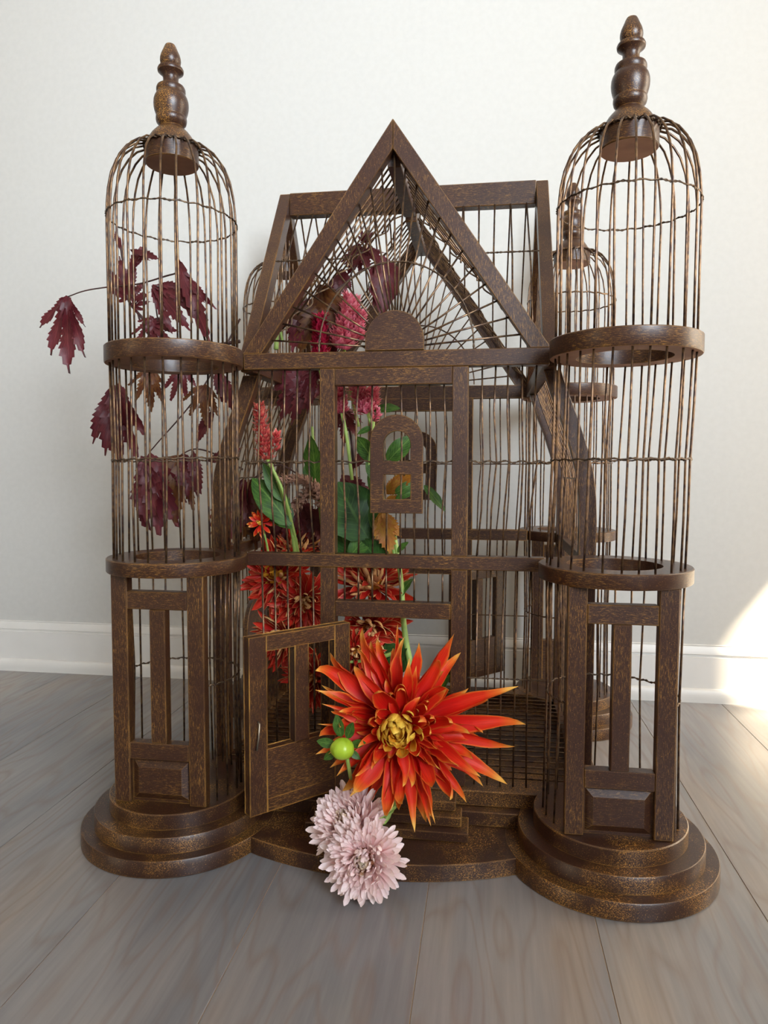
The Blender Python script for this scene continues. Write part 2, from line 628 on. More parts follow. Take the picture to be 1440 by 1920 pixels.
floor = struct(box('floor', XL, XR, YB, WALL_Y, -0.05, -0.0009, 'gap', off=0))
seam0, pw = 0.0579, 0.17
k0 = math.floor((XL - seam0) / pw)
plank_me = {}
for k in range(k0, 11):
    x0 = max(seam0 + k * pw, XL)
    x1 = min(seam0 + (k + 1) * pw, XR)
    if x1 - x0 < 0.02:
        continue
    # planks run to the wall; the ones at the sides are jointed end to end
    cuts = [YB, -0.9 + 0.45 * ((k * 7) % 3), WALL_Y - 0.002]
    for ya, yb in zip(cuts[:-1], cuts[1:]):
        box('plank', x0 + 0.0004, x1 - 0.0004, ya + 0.0004, yb - 0.0004, -0.012, 0.0, 'floor', floor, off=0.0003)

wall_back = struct(box('wall_back', XL, XR, WALL_Y, WALL_Y + 0.08, 0, ZC, 'wall', off=0))
wall_left = struct(box('wall_left', XL - 0.08, XL, YB, WALL_Y + 0.08, 0, ZC, 'wall', off=0))
# right wall with a tall window near the corner
WY0, WY1, WZ0, WZ1 = 0.791, 1.36, 0.12, 1.859
bm = bmesh.new()
for (y0, y1, z0, z1) in ((YB, WY0, 0, ZC), (WY1, WALL_Y + 0.08, 0, ZC), (WY0, WY1, 0, WZ0), (WY0, WY1, WZ1, ZC)):
    g = bmesh.ops.create_cube(bm, size=1)
    for v in g['verts']:
        v.co = Vector((XR + 0.06 + v.co.x * 0.12, (y0 + y1) / 2 + v.co.y * (y1 - y0), (z0 + z1) / 2 + v.co.z * (z1 - z0)))
me = bpy.data.meshes.new('wall_right')
bm.to_mesh(me)
bm.free()
wall_right = struct(link('wall_right', me, 'wall'))
ceiling = struct(box('ceiling', XL - 0.08, XR + 0.12, YB, WALL_Y + 0.08, ZC, ZC + 0.05, 'ceiling', off=0))

# baseboard: flat board, ogee cap, and a rounded shoe moulding
def run_profile(name, prof, mat, label):
    v, f = [], []
    n = len(prof)
    for x in (XL, XR):
        v += [(x, WALL_Y - d, z) for d, z in prof]
    for i in range(n):
        j = (i + 1) % n
        f.append((i, j, n + j, n + i))
    f.append(tuple(range(n)))
    f.append(tuple(range(2 * n - 1, n - 1, -1)))
    o = link(name, mesh(name, v, f), mat)
    bm = bmesh.new()
    bm.from_mesh(o.data)
    bmesh.ops.recalc_face_normals(bm, faces=bm.faces)
    bm.to_mesh(o.data)
    bm.free()
    o['label'] = label
    return struct(o)


bb = [(0, 0), (0.0062, 0), (0.0062, 0.087), (0.0044, 0.0878), (0.0040, 0.0915), (0.0066, 0.0930)]
for i in range(7):
    t = i / 6
    bb.append((0.0066 - 0.0036 * t ** 1.4, 0.0930 + 0.0140 * t))
bb += [(0.0022, 0.1080), (0.0026, 0.1105), (0.0, 0.1112)]
run_profile('baseboard_back', bb, 'trim', 'white painted baseboard with moulded cap along the wall')
sh = [(0.0063, 0.0)]
for i in range(9):
    a = PI / 2 * i / 8
    sh.append((0.0063 + 0.0082 * math.cos(a) ** 0.7 if i < 8 else 0.0063, 0.0 + 0.008 + 0.0185 * math.sin(a)))
sh.insert(1, (0.0145, 0.0))
run_profile('trim_1', sh, 'trim', 'white rounded shoe moulding where baseboard meets floor')

# ================================================================ THE BIRDCAGE
YF, TH = 0.865, 0.017            # front face of the facade, timber thickness
YC = 1.0655                      # middle of the cage
YK = 2 * YC - YF                 # outer face of the back facade
cage = thing('birdcage', (0, YC, 0), 'large brown wooden birdcage with wire bars, four domed towers and pointed gables', 'birdcage')
HALF = Matrix.Translation((0, YC, 0)) @ Matrix.Rotation(PI, 4, 'Z') @ Matrix.Translation((0, -YC, 0))
back_v, back_f = [], []          # bars at the back and in the floor, joined


def back_tube(pts, r, sides=5):
    v, f = tube_data(pts, r, sides, False)
    o = len(back_v)
    back_v.extend(v)
    back_f.extend(tuple(k + o for k in q) for q in f)


WR = 0.00125
Z1a, Z1b, Z2a, Z2b = 0.327, 0.3435, 0.574, 0.594
ZS = 0.056                       # top of the base

# --- base of the body
apron_pts = []
AR, ACY = 0.373, 1.1146
ang0 = math.asin(0.262 / AR)
for i in range(25):
    a = -PI / 2 - ang0 + 2 * ang0 * i / 24
    apron_pts.append((AR * math.cos(a), ACY + AR * math.sin(a)))
apron_front = apron_pts + [(0.262, YC), (-0.262, YC)]
fl = lambda a, b, d: (a, b, d)
prism('base_apron', apron_front, fl, 0.0, 0.0195, 'wood_base', cage)
apr_back = [(-a, 2 * YC - max(b, 0.742 - 0.0)) for a, b in apron_front]
apr_back = [(a, min(b, 1.405)) for a, b in apr_back]
prism('base_apron', apr_back, fl, 0.0, 0.0195, 'wood_base', cage)
box('base_plinth', -0.255, 0.255, YF - 0.025, YK + 0.025, 0.0196, 0.037, 'wood_base', cage)
# sill frame around the wire floor
box('base_sill', -0.262, 0.262, YF - 0.010, YF + 0.022, 0.0371, ZS, 'wood_base', cage)
box('base_sill', -0.262, 0.262, YK - 0.022, YK + 0.010, 0.0371, ZS, 'wood_base', cage)
for s in (-1, 1):
    box('base_sill', min(s * 0.262, s * 0.232), max(s * 0.262, s * 0.232), YF + 0.023, YK - 0.023, 0.0371, ZS, 'wood_base', cage)
box('floor_rail', 0.066, 0.088, YF + 0.023, YK - 0.023, 0.0372, 0.0535, 'wood', cage)
box('floor_rail', -0.088, -0.066, YF + 0.023, YK - 0.023, 0.0372, 0.0535, 'wood', cage)
# steps up to the door
for i, (hx, yf, z0, z1) in enumerate(((0.0985, 0.7975, 0.0196, 0.0305), (0.0905, 0.8115, 0.0306, 0.0420), (0.083, 0.826, 0.0421, 0.0535))):
    box('step', -hx + 0.004, hx, yf, YF - 0.0105 if i > 1 else YF - 0.026, z0, z1, 'wood_base', cage)

# --- facades (front one in full, the back one turned about the middle)
fr = lambda a, b, d: (a, d, b)


def facade(front):
    rot = None if front else HALF
    y0, y1 = YF, YF + TH
    B = lambda n, x0, x1, z0, z1, e=0.0: box(n, x0, x1, y0 - e, y1 + e, z0, z1, 'wood', cage, rot=rot)
    B('cross_beam', -0.186, 0.186, Z1a, Z1b, 0.0008)
    B('cross_beam', -0.188, 0.188, Z2a, Z2b, 0.0008)
    for xa, xb in ((-0.0905, -0.0715), (0.0735, 0.0930)):
        B('door_post', xa, xb, ZS, Z1a)
        B('door_post', xa, xb, Z1b, Z2a)
    B('header', -0.0714, 0.0734, 0.5530, Z2a)
    B('lintel', -0.0714, 0.0734, 0.2650, 0.2845)
    # gable rafters and half round boss
    prism('rafter', [(-0.189, Z2b), (-0.0002, 0.868), (-0.0002, 0.833), (-0.165, Z2b)], fr, y0, y1, 'wood_v', cage, rot=rot)
    prism('rafter', [(0.189, Z2b), (0.0002, 0.868), (0.0002, 0.833), (0.165, Z2b)], fr, y0, y1, 'wood_v', cage, rot=rot)
    arc = [(0.003 + 0.036 * math.cos(a), 0.606 + 0.036 * math.sin(a)) for a in [PI * i / 20 for i in range(21)]]
    prism('boss', [(0.039, Z2b)] + arc + [(-0.033, Z2b)], fr, y0 - 0.003, y1 - 0.002, 'wood', cage, rot=rot)
    # little arched window ornament
    def arch(cx, hw, zb, zs, n=16):
        return [(cx + hw, zb)] + [(cx + hw * math.cos(PI * i / n), zs + hw * math.sin(PI * i / n)) for i in range(n + 1)] + [(cx - hw, zb)]
    prism('window_ornament', arch(0.006, 0.0325, 0.3957, 0.4840), fr, y0 - 0.004, y0 + 0.004, 'wood', cage,
          holes=[arch(0.0068, 0.0165, 0.4595, 0.4800, 12), [(-0.0095, 0.4130), (0.0235, 0.4130), (0.0235, 0.4431), (-0.0095, 0.4431)]], rot=rot)
    # bars
    yw = (y0 + y1) / 2
    def bar(pts):
        pts = [Vector(p) for p in pts]
        if front:
            tube('wire_bar', pts, WR, 'wire', cage)
        else:
            back_tube([HALF @ p for p in pts], WR)
    cx, cz = 0.003, 0.598
    for i in range(23):
        if i == 11:
            e = (0.001, 0.838)
        else:
            t = (i + 0.55) / 11.6 if i < 11 else (22 - i + 0.55) / 11.6
            s = -1 if i < 11 else 1
            e = (s * (0.162 * (1 - t)), 0.600 + 0.236 * t)
        d = Vector((e[0] - cx, e[1] - cz)).normalized()
        j = rnd.uniform(-.0015, .0015)
        bar([(cx + d.x * 0.03, yw, cz + d.y * 0.03), ((cx + e[0]) / 2 + j, yw + rnd.uniform(-.002, .002), (cz + e[1]) / 2), (e[0], yw, e[1])])
    for x in [-0.0714 + 0.1448 * (i + 0.6) / 8.2 for i in range(8)]:
        q = 0.002 if x < 0 else -0.002
        bar([(x, yw, Z1b - 0.004), (x + q * 0.3 + rnd.uniform(-.001, .001), yw, 0.39), (x - q + rnd.uniform(-.0015, .0015), yw + 0.001, 0.459), (x - q + rnd.uniform(-.001, .001), yw, 0.52), (x, yw, 0.556)])
        bar([(x, yw, 0.281), (x, yw, Z1a + 0.003)])
    for x0, x1, n in ((-0.171, -0.104, 5), (0.108, 0.172, 5)):
        for i in range(n):
            x = x0 + (x1 - x0) * i / (n - 1)
            a, b, c = rnd.uniform(-.003, .003), rnd.uniform(-.003, .003), (0.004 if x < 0 else -0.004)
            bar([(x + c, yw, Z1b - 0.004), (x + a + c * .3, yw, 0.40), (x - c * .6 + b * .4, yw + 0.001, 0.459), (x + a * .4, yw, 0.52), (x + b * .5, yw, Z2a + 0.003)])
            if front or True:
                bar([(x + c, yw, ZS - 0.004), (x + c + a * .3, yw, 0.19), (x + c * .5, yw, Z1a + 0.003)])
    if front:
        arcp = [(cx + 0.0955 * math.cos(a), yw - 0.002, cz + 0.104 * math.sin(a)) for a in [PI * i / 60 for i in range(61)]]
        tie_wire('tie_wire', [(cx + 0.0955, yw - .002, Z2b)] + arcp + [(cx - 0.0955, yw - .002, Z2b)], cage, 0.0009)
        for a, b in ((-0.195, -0.0905), (-0.0715, 0.0735), (0.093, 0.195)):
            n = 36
            tie_wire('tie_wire', [(a + (b - a) * i / n, yw - 0.0022, 0.459 + 0.0012 * math.sin(i * .9)) for i in range(n + 1)], cage)
        tie_wire('tie_wire', [(0.093 + 0.1 * i / 24, yw - 0.002, 0.192) for i in range(25)], cage, 0.0007)
    else:
        arcp = [HALF @ Vector((cx + 0.0955 * math.cos(a), yw - 0.002, cz + 0.104 * math.sin(a))) for a in [PI * i / 30 for i in range(31)]]
        back_tube(arcp, 0.0013)
        for z in (0.459, 0.192):
            back_tube([(-0.19, YK - TH / 2, z), (0.19, YK - TH / 2, z)], 0.001)


facade(True)
facade(False)

# --- roof: ridge beams, side gables, bars laid down the slopes
box('ridge_beam', -0.181, 0.181, YC - 0.009, YC + 0.009, 0.829, 0.862, 'wood', cage)
box('ridge_beam', -0.0085, 0.0085, YF + TH, YC - 0.0095, 0.818, 0.846, 'wood', cage)
box('ridge_beam', -0.0085, 0.0085, YC + 0.0095, YK - TH, 0.818, 0.846, 'wood', cage)
sd_ = lambda a, b, d: (d, a, b)
ga, gb = YF + 0.016, YK - 0.016
for s in (-1, 1):
    x0, x1 = sorted((s * 0.1815, s * 0.1985))
    prism('rafter', [(ga, Z2b), (YC - 0.0002, 0.864), (YC - 0.0002, 0.829), (ga + 0.025, Z2b)], sd_, x0, x1, 'wood_v', cage)
    prism('rafter', [(gb, Z2b), (YC + 0.0002, 0.864), (YC + 0.0002, 0.829), (gb - 0.025, Z2b)], sd_, x0, x1, 'wood_v', cage)
    box('eave_beam', x0, x1, YF + TH + 0.001, YK - TH - 0.001, Z2a, Z2b - 0.0005, 'wood', cage)
    # flared side wall: two curved posts
    path = [(0.1955, 0.5735), (0.205, 0.545), (0.2185, 0.510), (0.2300, 0.475), (0.2375, 0.445), (0.2410, 0.415), (0.2420, 0.385), (0.2420, ZS)]
    hw = 0.0105
    for yy in (YF + 0.048, YK - 0.066):
        outer = [(s * (x + hw), z) for x, z in path]
        inner = [(s * (x - hw), z) for x, z in path]
        prism('side_post', outer + inner[::-1], fr, yy, yy + 0.018, 'wood_v', cage)
    xa, xb = sorted((s * 0.233, s * 0.251))
    box('side_beam', xa, xb, YF + 0.067, YK - 0.067, Z1a, Z1b, 'wood', cage)
    # arched solid panel low on the side wall
    ar = [(YC + 0.05 * math.cos(PI * i / 18), 0.20 + 0.05 * math.sin(PI * i / 18)) for i in range(19)]
    prism('side_arch', [(YC + 0.05, ZS)] + ar + [(YC - 0.05, ZS)], sd_, s * 0.239, s * 0.246, 'wood', cage)
    for i in range(13):
        y = YF + 0.072 + (YK - YF - 0.144) * (i + 0.5) / 13
        pts = [(s * x, y + rnd.uniform(-.001, .001), z) for x, z in path[:-1]]
        back_tube([(s * 0.1935, y, Z2a + .003)] + pts + [(s * 0.242, y, Z1b - 0.003)], WR * 0.9)
        if abs(y - YC) > 0.052:
            back_tube([(s * 0.242, y, Z1a + .003), (s * 0.242, y, ZS - 0.003)], WR * 0.9)
        # gable end bars
        zt = Z2b + 0.232 * (1 - abs(y - YC) / (YC - ga - 0.02))
        if zt > Z2b + 0.02:
            back_tube([(s * 0.190, y, Z2b - 0.003), (s * 0.190, y, zt + 0.004)], WR * 0.9)
    back_tube([(s * 0.238, YF + 0.066, 0.437), (s * 0.238, YK - 0.066, 0.437)], 0.0011)


def slope_z(d, span):
    return 0.846 - (0.846 - 0.600) * d / span


# bars from the long (left-right) ridge down its two slopes, stopping at the valley
SPX, SPY = 0.182, YC - YF - 0.02
for s in (-1, 1):
    for i in range(7):
        x = s * (0.168 - 0.0225 * i)
        d = SPY * min(1.0, abs(x) / SPX + 0.05)
        for t in (-1, 1):
            p0 = Vector((x, YC + t * 0.007, 0.832))
            p1 = Vector((x * (1.0 if i else 1.01), YC + t * d, slope_z(d, SPY)))
            mid = (p0 + p1) / 2 + Vector((rnd.uniform(-.002, .002), 0, 0))
            if t < 0:
                tube('wire_bar', [p0, mid, p1], WR, 'wire', cage)
            else:
                back_tube([p0, mid, p1], WR)
# bars from the front-back ridge down its slopes
for i in range(10):
    y = YF + TH + 0.006 + 0.0165 * i
    for s in (-1, 1):
        d = SPX * min(1.0, (YC - y) / SPY + 0.05)
        p0 = Vector((s * 0.006, y, 0.832))
        p1 = Vector((s * d, y, slope_z(d, SPX) - 0.004))
        mid = (p0 + p1) / 2 + Vector((0, rnd.uniform(-.0015, .0015), 0))
        tube('wire_bar', [p0, mid, p1], WR, 'wire', cage)
        back_tube([HALF @ p0, HALF @ p1], WR)
# lacing wire along the valleys, running to and fro
for sx in (-1, 1):
    for sy in (-1, 1):
        pts = []
        for i in range(15):
            t = (i + 1) / 16
            o_ = 0.006 * (-1) ** i
            pts.append((sx * SPX * t + o_ * 0.7, YC + sy * (SPY * t) + o_ * 0.5, 0.840 - 0.246 * t - 0.002))
        if sy < 0:
            tube('lacing_wire', smooth_path(pts, 5), 0.0011, 'wire_dark', cage)
        else:
            back_tube(smooth_path(pts, 4), 0.0010)
# long tie across the main roof
for x0, x1 in ((-0.182, -0.08), (0.08, 0.182)):
    d = 0.078
    tie_wire('tie_wire', [(x0 + (x1 - x0) * i / 24, YC - d * 1.02, slope_z(d, SPY) + 0.002) for i in range(25)], cage)

# floor wires of the tray
for i in range(19):
    y = YF + 0.034 + (YK - YF - 0.068) * i / 18
    back_tube([(-0.24, y, 0.0555), (-0.08, y + rnd.uniform(-.002, .002), 0.0555), (0.08, y + rnd.uniform(-.002, .002), 0.0555), (0.24, y, 0.0555)], 0.00125)


# --- corner towers
FIN = [(0.0, 0.9497), (0.0055, 0.9493), (0.0066, 0.9475), (0.0085, 0.9430), (0.0108, 0.9380), (0.0119, 0.9340), (0.0121, 0.9310), (0.0115, 0.9275), (0.0098, 0.9245),
       (0.0090, 0.9238), (0.0142, 0.9226), (0.0152, 0.9205), (0.0148, 0.9182), (0.0115, 0.9155), (0.0092, 0.9130), (0.0088, 0.9105), (0.0088, 0.9075), (0.0093, 0.9045), (0.0106, 0.9022),
       (0.0158, 0.9010), (0.0168, 0.8985), (0.0168, 0.8955), (0.0160, 0.8935), (0.0166, 0.8925), (0.0188, 0.8890), (0.0200, 0.8850), (0.0203, 0.8810), (0.0200, 0.8765), (0.0190, 0.8720), (0.0176, 0.8680),
       (0.0172, 0.8665), (0.0178, 0.8655), (0.0179, 0.8625), (0.0172, 0.8595), (0.0150, 0.8570), (0.0132, 0.8550), (0.0138, 0.8535), (0.0170, 0.8515), (0.0200, 0.8485), (0.0230, 0.8450), (0.0262, 0.8400), (0.0285, 0.8350), (0.0290, 0.8330)]
CAPB = [(0.0290, 0.8330), (0.0310, 0.8318), (0.0310, 0.8120), (0.0300, 0.8110), (0.0, 0.8110)]


def tower(tx, ty, dz, facing, N=26, shift=(0, 0), detail=True):
    tw = bpy.data.objects.new('corner_tower', None)
    COL.objects.link(tw)
    tw.empty_display_size = 0.02
    tw.location = (tx, ty, 0)
    tw.parent = cage
    tw.matrix_parent_inverse = wm(cage).inverted()
    seg = 64
    lathe('base_disc', [(0.0, 0.0), (0.1165, 0.0), (0.1178, 0.0012), (0.1178, 0.0185), (0.1168, 0.0197), (0.0, 0.0197)], tx, ty, 'wood_base', tw, seg)
    lathe('base_disc', [(0.0, 0.0198), (0.1030, 0.0198), (0.1030, 0.0370), (0.1020, 0.0382), (0.0, 0.0382)], tx, ty, 'wood_base', tw, seg)
    lathe('base_disc', [(0.0, 0.0383), (0.0850, 0.0383), (0.0850, 0.0552), (0.0840, 0.0562), (0.0, 0.0562)], tx, ty, 'wood_base', tw, seg)
    R1, R2 = 0.0835, 0.0810
    sx, sy = shift
    for R, za, zb, ox in ((R1, Z1a, Z1b, 0.0), (R2, Z2a, Z2b, sx)):
        rw = {0} if za == Z2a else None
        lathe('ring', [(0.052, za), (R - 0.0008, za), (R, za + 0.0010), (R, zb - 0.0010), (R - 0.0010, zb), (0.052, zb), (0.052, za)], tx + ox, ty, 'wood', tw, 56, raw_faces=rw)
    Rw = 0.0745
    rot = Matrix.Translation((tx, ty, 0)) @ Matrix.Rotation(0 if facing < 0 else PI, 4, 'Z')
    # wooden panel in the lower storey
    pz0 = 0.0563
    yp0, yp1 = -0.060, -0.046
    def B(n, xa, xb, za, zb, ya=yp0, yb=yp1):
        return box(n, xa, xb, ya, yb, za, zb, 'wood', tw, rot=rot)
    B('panel_stile', -0.0565, -0.0365, pz0, Z1a - .0002)
    B('panel_stile', 0.0365, 0.0565, pz0, Z1a - .0002)
    B('panel_rail', -0.0364, 0.0364, 0.2870, 0.3080)
    B('panel_rail', -0.0364, 0.0364, 0.1090, 0.1290)
    B('panel_mullion', -0.0095, 0.0095, 0.1291, 0.2869)
    # raised panel with sloped margins
    v, f = [], []
    for (hx, za, zb, y) in ((0.0364, pz0, 0.1089, -0.047), (0.0364, pz0, 0.1089, -0.0535), (0.0345, 0.0600, 0.1070, -0.0535), (0.0265, 0.0680, 0.0990, -0.0585)):
        v += [(-hx, y, za), (hx, y, za), (hx, y, zb), (-hx, y, zb)]
    for k in range(3):
        for i in range(4):
            j = (i + 1) % 4
            f.append((4 * k + i, 4 * k + j, 4 * k + 4 + j, 4 * k + 4 + i))
    f.append((12, 13, 14, 15))
    f.append((3, 2, 1, 0))
    link('raised_panel', mesh('raised_panel', [rot @ Vector(q) for q in v], f), 'wood', tw)

    def put(pts):
        if detail:
            tube('wire_bar', pts, WR, 'wire', tw)
        else:
            back_tube(pts, WR)
    off = rnd.uniform(0, 0.2)
    H = 0.838 + dz
    prof = [(Rw, Z2b - 0.004), (Rw, 0.66), (Rw, 0.735 + dz * .6), (0.0740, 0.754 + dz), (0.0722, 0.774 + dz), (0.0685, 0.792 + dz), (0.0622, 0.808 + dz), (0.0535, 0.820 + dz), (0.0430, 0.828 + dz), (0.0305, 0.8312 + dz)]
    for i in range(N):
        a = 2 * PI * i / N + off + rnd.uniform(-.03, .03)
        ca, sa = math.cos(a), math.sin(a)
        j = [rnd.uniform(-.035, .035) for _ in range(3)]
        def at(r, da, z, k=0.0):
            return (tx + k * sx + r * math.cos(a + da), ty + r * math.sin(a + da), z)
        # middle storey
        put([at(Rw, 0, Z1b - 0.003), at(Rw * .995, j[0] * .6, 0.40, .3), at(Rw * 0.985, j[0], 0.461, .5), at(Rw * .995, j[0] * .5, 0.52, .8), at(Rw, 0, Z2a + 0.003, 1)])
        # dome storey
        put([at(r, j[1] * (1 - abs(z - 0.74) / 0.15) if z < 0.80 else 0, z, 1) for r, z in prof])
        # lower storey, beside and behind the panel
        fa = (a - (-PI / 2 if facing < 0 else PI / 2) + PI) % (2 * PI) - PI
        if abs(fa) > 0.86:
            put([at(Rw, 0, 0.053), at(Rw * .98, j[2] * .7, 0.14), at(Rw * .97, j[2] * 1.2, 0.195), at(Rw * .985, j[2] * .5, 0.26), at(Rw, 0, Z1a + .003)])
    # hoops
    def hoop(z, r, tilt=0.0, k=1.0, a0=0.0, a1=2 * PI):
        n = 90
        pts = [(tx + k * sx + r * math.cos(a0 + (a1 - a0) * i / n), ty + r * math.sin(a0 + (a1 - a0) * i / n), z + tilt * math.cos(a0 + (a1 - a0) * i / n) + 0.0008 * math.sin(i * 1.7)) for i in range(n + 1)]
        if detail:
            tie_wire('hoop_wire', pts, tw)
        else:
            back_tube(pts, 0.0013)
    hoop(0.745 + dz * .6, Rw + 0.0006, -0.001)
    hoop(0.461, Rw * 0.985 + 0.001, 0.0005 if tx > 0 else 0.002, 0.5)
    c0 = (-PI / 2 if facing < 0 else PI / 2)
    hoop(0.196, Rw * .972, 0.0, 0, c0 + 0.88, c0 + 2 * PI - 0.88)
    hoop(0.8312 + dz, 0.0325, 0, 1)
    lathe('finial', [(r, z + dz) for r, z in FIN], tx + sx, ty, 'wood_base', tw, 32)
    lathe('dome_cap', [(r, z + dz) for r, z in CAPB], tx + sx, ty, 'wood', tw, 36, raw_faces={3})
    return tw


BTY = 1.297
tower(-0.2600, 0.824, 0.0, -1, N=25, shift=(0.0, 0))
tower(0.2590, 0.824, -0.014, -1, N=25, shift=(0.006, 0))
tower(0.2590, BTY, -0.004, 1, N=24, detail=False)
tower(-0.2600, BTY, -0.004, 1, N=24, detail=False)

me = mesh('rear_bars', back_v, back_f)
o = link('rear_bars', me, 'wire', cage, smooth=True)
o['kind'] = 'stuff'


# --- doors: leaf with two lights and a solid foot, front one swung open
def door(rot):
    hx, hy = -0.0580, 0.853
    fx, fy = -0.1525, 0.7555
    W = math.hypot(fx - hx, fy - hy)
    ang = math.atan2(fy - hy, fx - hx)
    mt = Matrix.Translation((hx, hy, 0)) @ Matrix.Rotation(ang, 4, 'Z')
    if rot is not None:
        mt = rot @ mt
    # u = from hinge to free edge, v = thickness (towards the camera side)
    dr = bpy.data.objects.new('door_leaf', None)
    COL.objects.link(dr)
    dr.empty_display_size = 0.02
    dr.parent = cage
    dr.matrix_parent_inverse = wm(cage).inverted()
    def B(n, u0, u1, z0, z1, v0=0.0, v1=0.0125):
        return box(n, u0, u1, v0, v1, z0, z1, 'wood', dr, rot=mt)
    zt, zb = 0.2615, 0.0585
    B('door_stile', 0.0, 0.0215, zb, zt)
    B('door_stile', W - 0.0215, W, zb, zt)
    B('door_mullion', 0.0590, 0.0770, 0.1305, 0.2449)
    B('door_rail', 0.0216, W - 0.0216, 0.2450, zt)
    B('door_foot', 0.0216, W - 0.0216, zb, 0.1304)
    B('door_rail', 0.0217, W - 0.0217, zb + 0.0002, zb + 0.014, -0.0003, 0.0128)
    h = [mt @ Vector(q) for q in ((W - 0.010, 0.013, 0.1655), (W - 0.010, 0.0165, 0.1640), (W - 0.0085, 0.0175, 0.150), (W - 0.0065, 0.0165, 0.1345))]
    tube('door_pin', h, 0.0011, 'steel', dr)
    return dr


door(None)
door(HALF)


# ================================================================ FLOWERS AND LEAVES
def blade(name, n=9, m=4, shape=None, cup=0.25, curl=0.25, twist_=0.0, wave=0.0, hook=0.0):
    """unit petal/leaf: grows along +Y from 0 to 1, faces +Z. shape(t) half width. UV x across, y along"""
    v, f, uv = [], [], []
    W2 = m
    pos = Vector((0, 0, 0))
    ang = 0.0
    for i in range(n + 1):
        t = i / n
        if i:
            ang = curl * (t ** 1.2) + hook * max(0, t - 0.75) * 6
            pos = pos + Vector((0, math.cos(ang), math.sin(ang))) / n
        h = max(shape(t), 0.0008)
        tw = twist_ * t
        nz = Vector((0, -math.sin(ang), math.cos(ang)))
        for k in range(W2 + 1):
            q = (k / W2 - 0.5) * 2
            a = q * cup * 2.2
            if cup > 1e-4:
                lx = h * math.sin(a) / max(math.sin(cup * 2.2), 1e-4) if cup * 2.2 < 1.4 else h * math.sin(a)
                lz = h * (1 - math.cos(a)) / max(math.sin(min(cup * 2.2, 1.4)), 1e-4)
            else:
                lx, lz = h * q, 0
            lz += wave * h * math.sin(t * 17 + q * 2.0) * abs(q)
            x = lx * math.cos(tw) - lz * math.sin(tw)
            z = lx * math.sin(tw) + lz * math.cos(tw)
            v.append(pos + Vector((x, 0, 0)) + nz * z)
            uv.append((k / W2, t))
    for i in range(n):
        for k in range(W2):
            a = i * (W2 + 1) + k
            f.append((a, a + 1, a + W2 + 2, a + W2 + 1))
    me = mesh(name, v, f)
    ul = me.uv_layers.new(name='UVMap')
    for lp in me.loops:
        ul.data[lp.index].uv = uv[lp.vertex_index]
    me.polygons.foreach_set('use_smooth', [True] * len(me.polygons))
    return me


def copy_me(me, mat):
    c = me.copy()
    c.materials.clear()
    c.materials.append(M[mat])
    return c


def frame(base, d, nrm, L, wscale=1.0):
    d = Vector(d).normalized()
    nrm = Vector(nrm)
    nrm = (nrm - d * nrm.dot(d)).normalized()
    x = d.cross(nrm)
    mt = Matrix((( x.x * L * wscale, d.x * L, nrm.x * L, base[0]), (x.y * L * wscale, d.y * L, nrm.y * L, base[1]), (x.z * L * wscale, d.z * L, nrm.z * L, base[2]), (0, 0, 0, 1)))
    return mt


def place(name, me, mt, parent):
    o = bpy.data.objects.new(name, me)
    COL.objects.link(o)
    o.parent = parent
    o.matrix_parent_inverse = wm(parent).inverted()
    o.matrix_basis = mt
    return o


lance = lambda wd, pk=0.55, tip=1.0: (lambda t: wd * (math.sin(PI * min(1, t) ** (math.log(0.5) / math.log(pk))) ** 0.8) * (1 if t < 1 else 0) + (0.10 * wd if t < 0.12 else 0))
hero_long = [copy_me(blade('flame_petal', 12, 4, lance(0.072, .34), c, cu, tw, 0.18, hk), 'hero') for c, cu, tw, hk in ((.52, .35, .9, -0.3), (.55, -.35, -1.0, .5), (.50, .6, 1.2, -.45), (.46, -.5, .6, 0.6))]
hero_mid = [copy_me(blade('flame_petal', 11, 4, lance(0.100, .42), c, cu, tw, 0.24, hk), 'hero') for c, cu, tw, hk in ((.52, -.35, .6, .8), (.58, .25, -.9, .2), (.50, -.65, 1.0, -.4), (.58, .5, -.6, .7), (.54, -.2, 1.3, .5), (.52, .7, -1.1, -.5))]
hero_short = [copy_me(blade('flame_petal', 9, 4, lance(0.155, .50), c, cu, tw, 0.16, hk), 'hero') for c, cu, hk, tw in ((.52, .35, .5, .4), (.50, .8, .0, -.6), (.54, -.2, .8, .3), (.52, -.6, -.3, .7))]
core_p = [copy_me(blade('core_petal', 7, 4, lance(0.26, .55), .42, cu, 0, 0.05), 'hero_core') for cu in (.5, 1.0, 1.5)]


def spiral_flower(root, C, axis, spec, jitter=0.08, squash=1.0, name='petal', up=(0, 0, 1), lj=0.12):
    """spec: list of (count, r_base, elevation0, elevation1, len0, len1, meshes); golden-angle whorl"""
    a = Vector(axis).normalized()
    e1 = Vector(up).cross(a).normalized()
    e2 = a.cross(e1)
    ga_ = 2.399963
    k = 0
    for (cnt, rb, el0, el1, l0, l1, fwd, mes) in spec:
        for i in range(cnt):
            t = i / max(1, cnt - 1)
            ph = k * ga_ + rnd.uniform(-jitter, jitter)
            k += 1
            el = el0 + (el1 - el0) * t + rnd.uniform(-jitter, jitter)
            L = (l0 + (l1 - l0) * t) * rnd.uniform(1 - lj, 1 + lj)
            rad = e1 * math.cos(ph) + e2 * math.sin(ph)
            d = rad * math.cos(el) + a * math.sin(el)
            nm = a * math.cos(el) - rad * math.sin(el)
            nm = nm + e1.cross(e2) * 0 + rad.cross(a) * rnd.uniform(-.25, .25)
            base = Vector(C) + rad * rb * (1 - t * 0.7) + a * (fwd * t)
            place(name, rnd.choice(mes), frame(base, d, nm, L, rnd.uniform(.85, 1.15)), root)


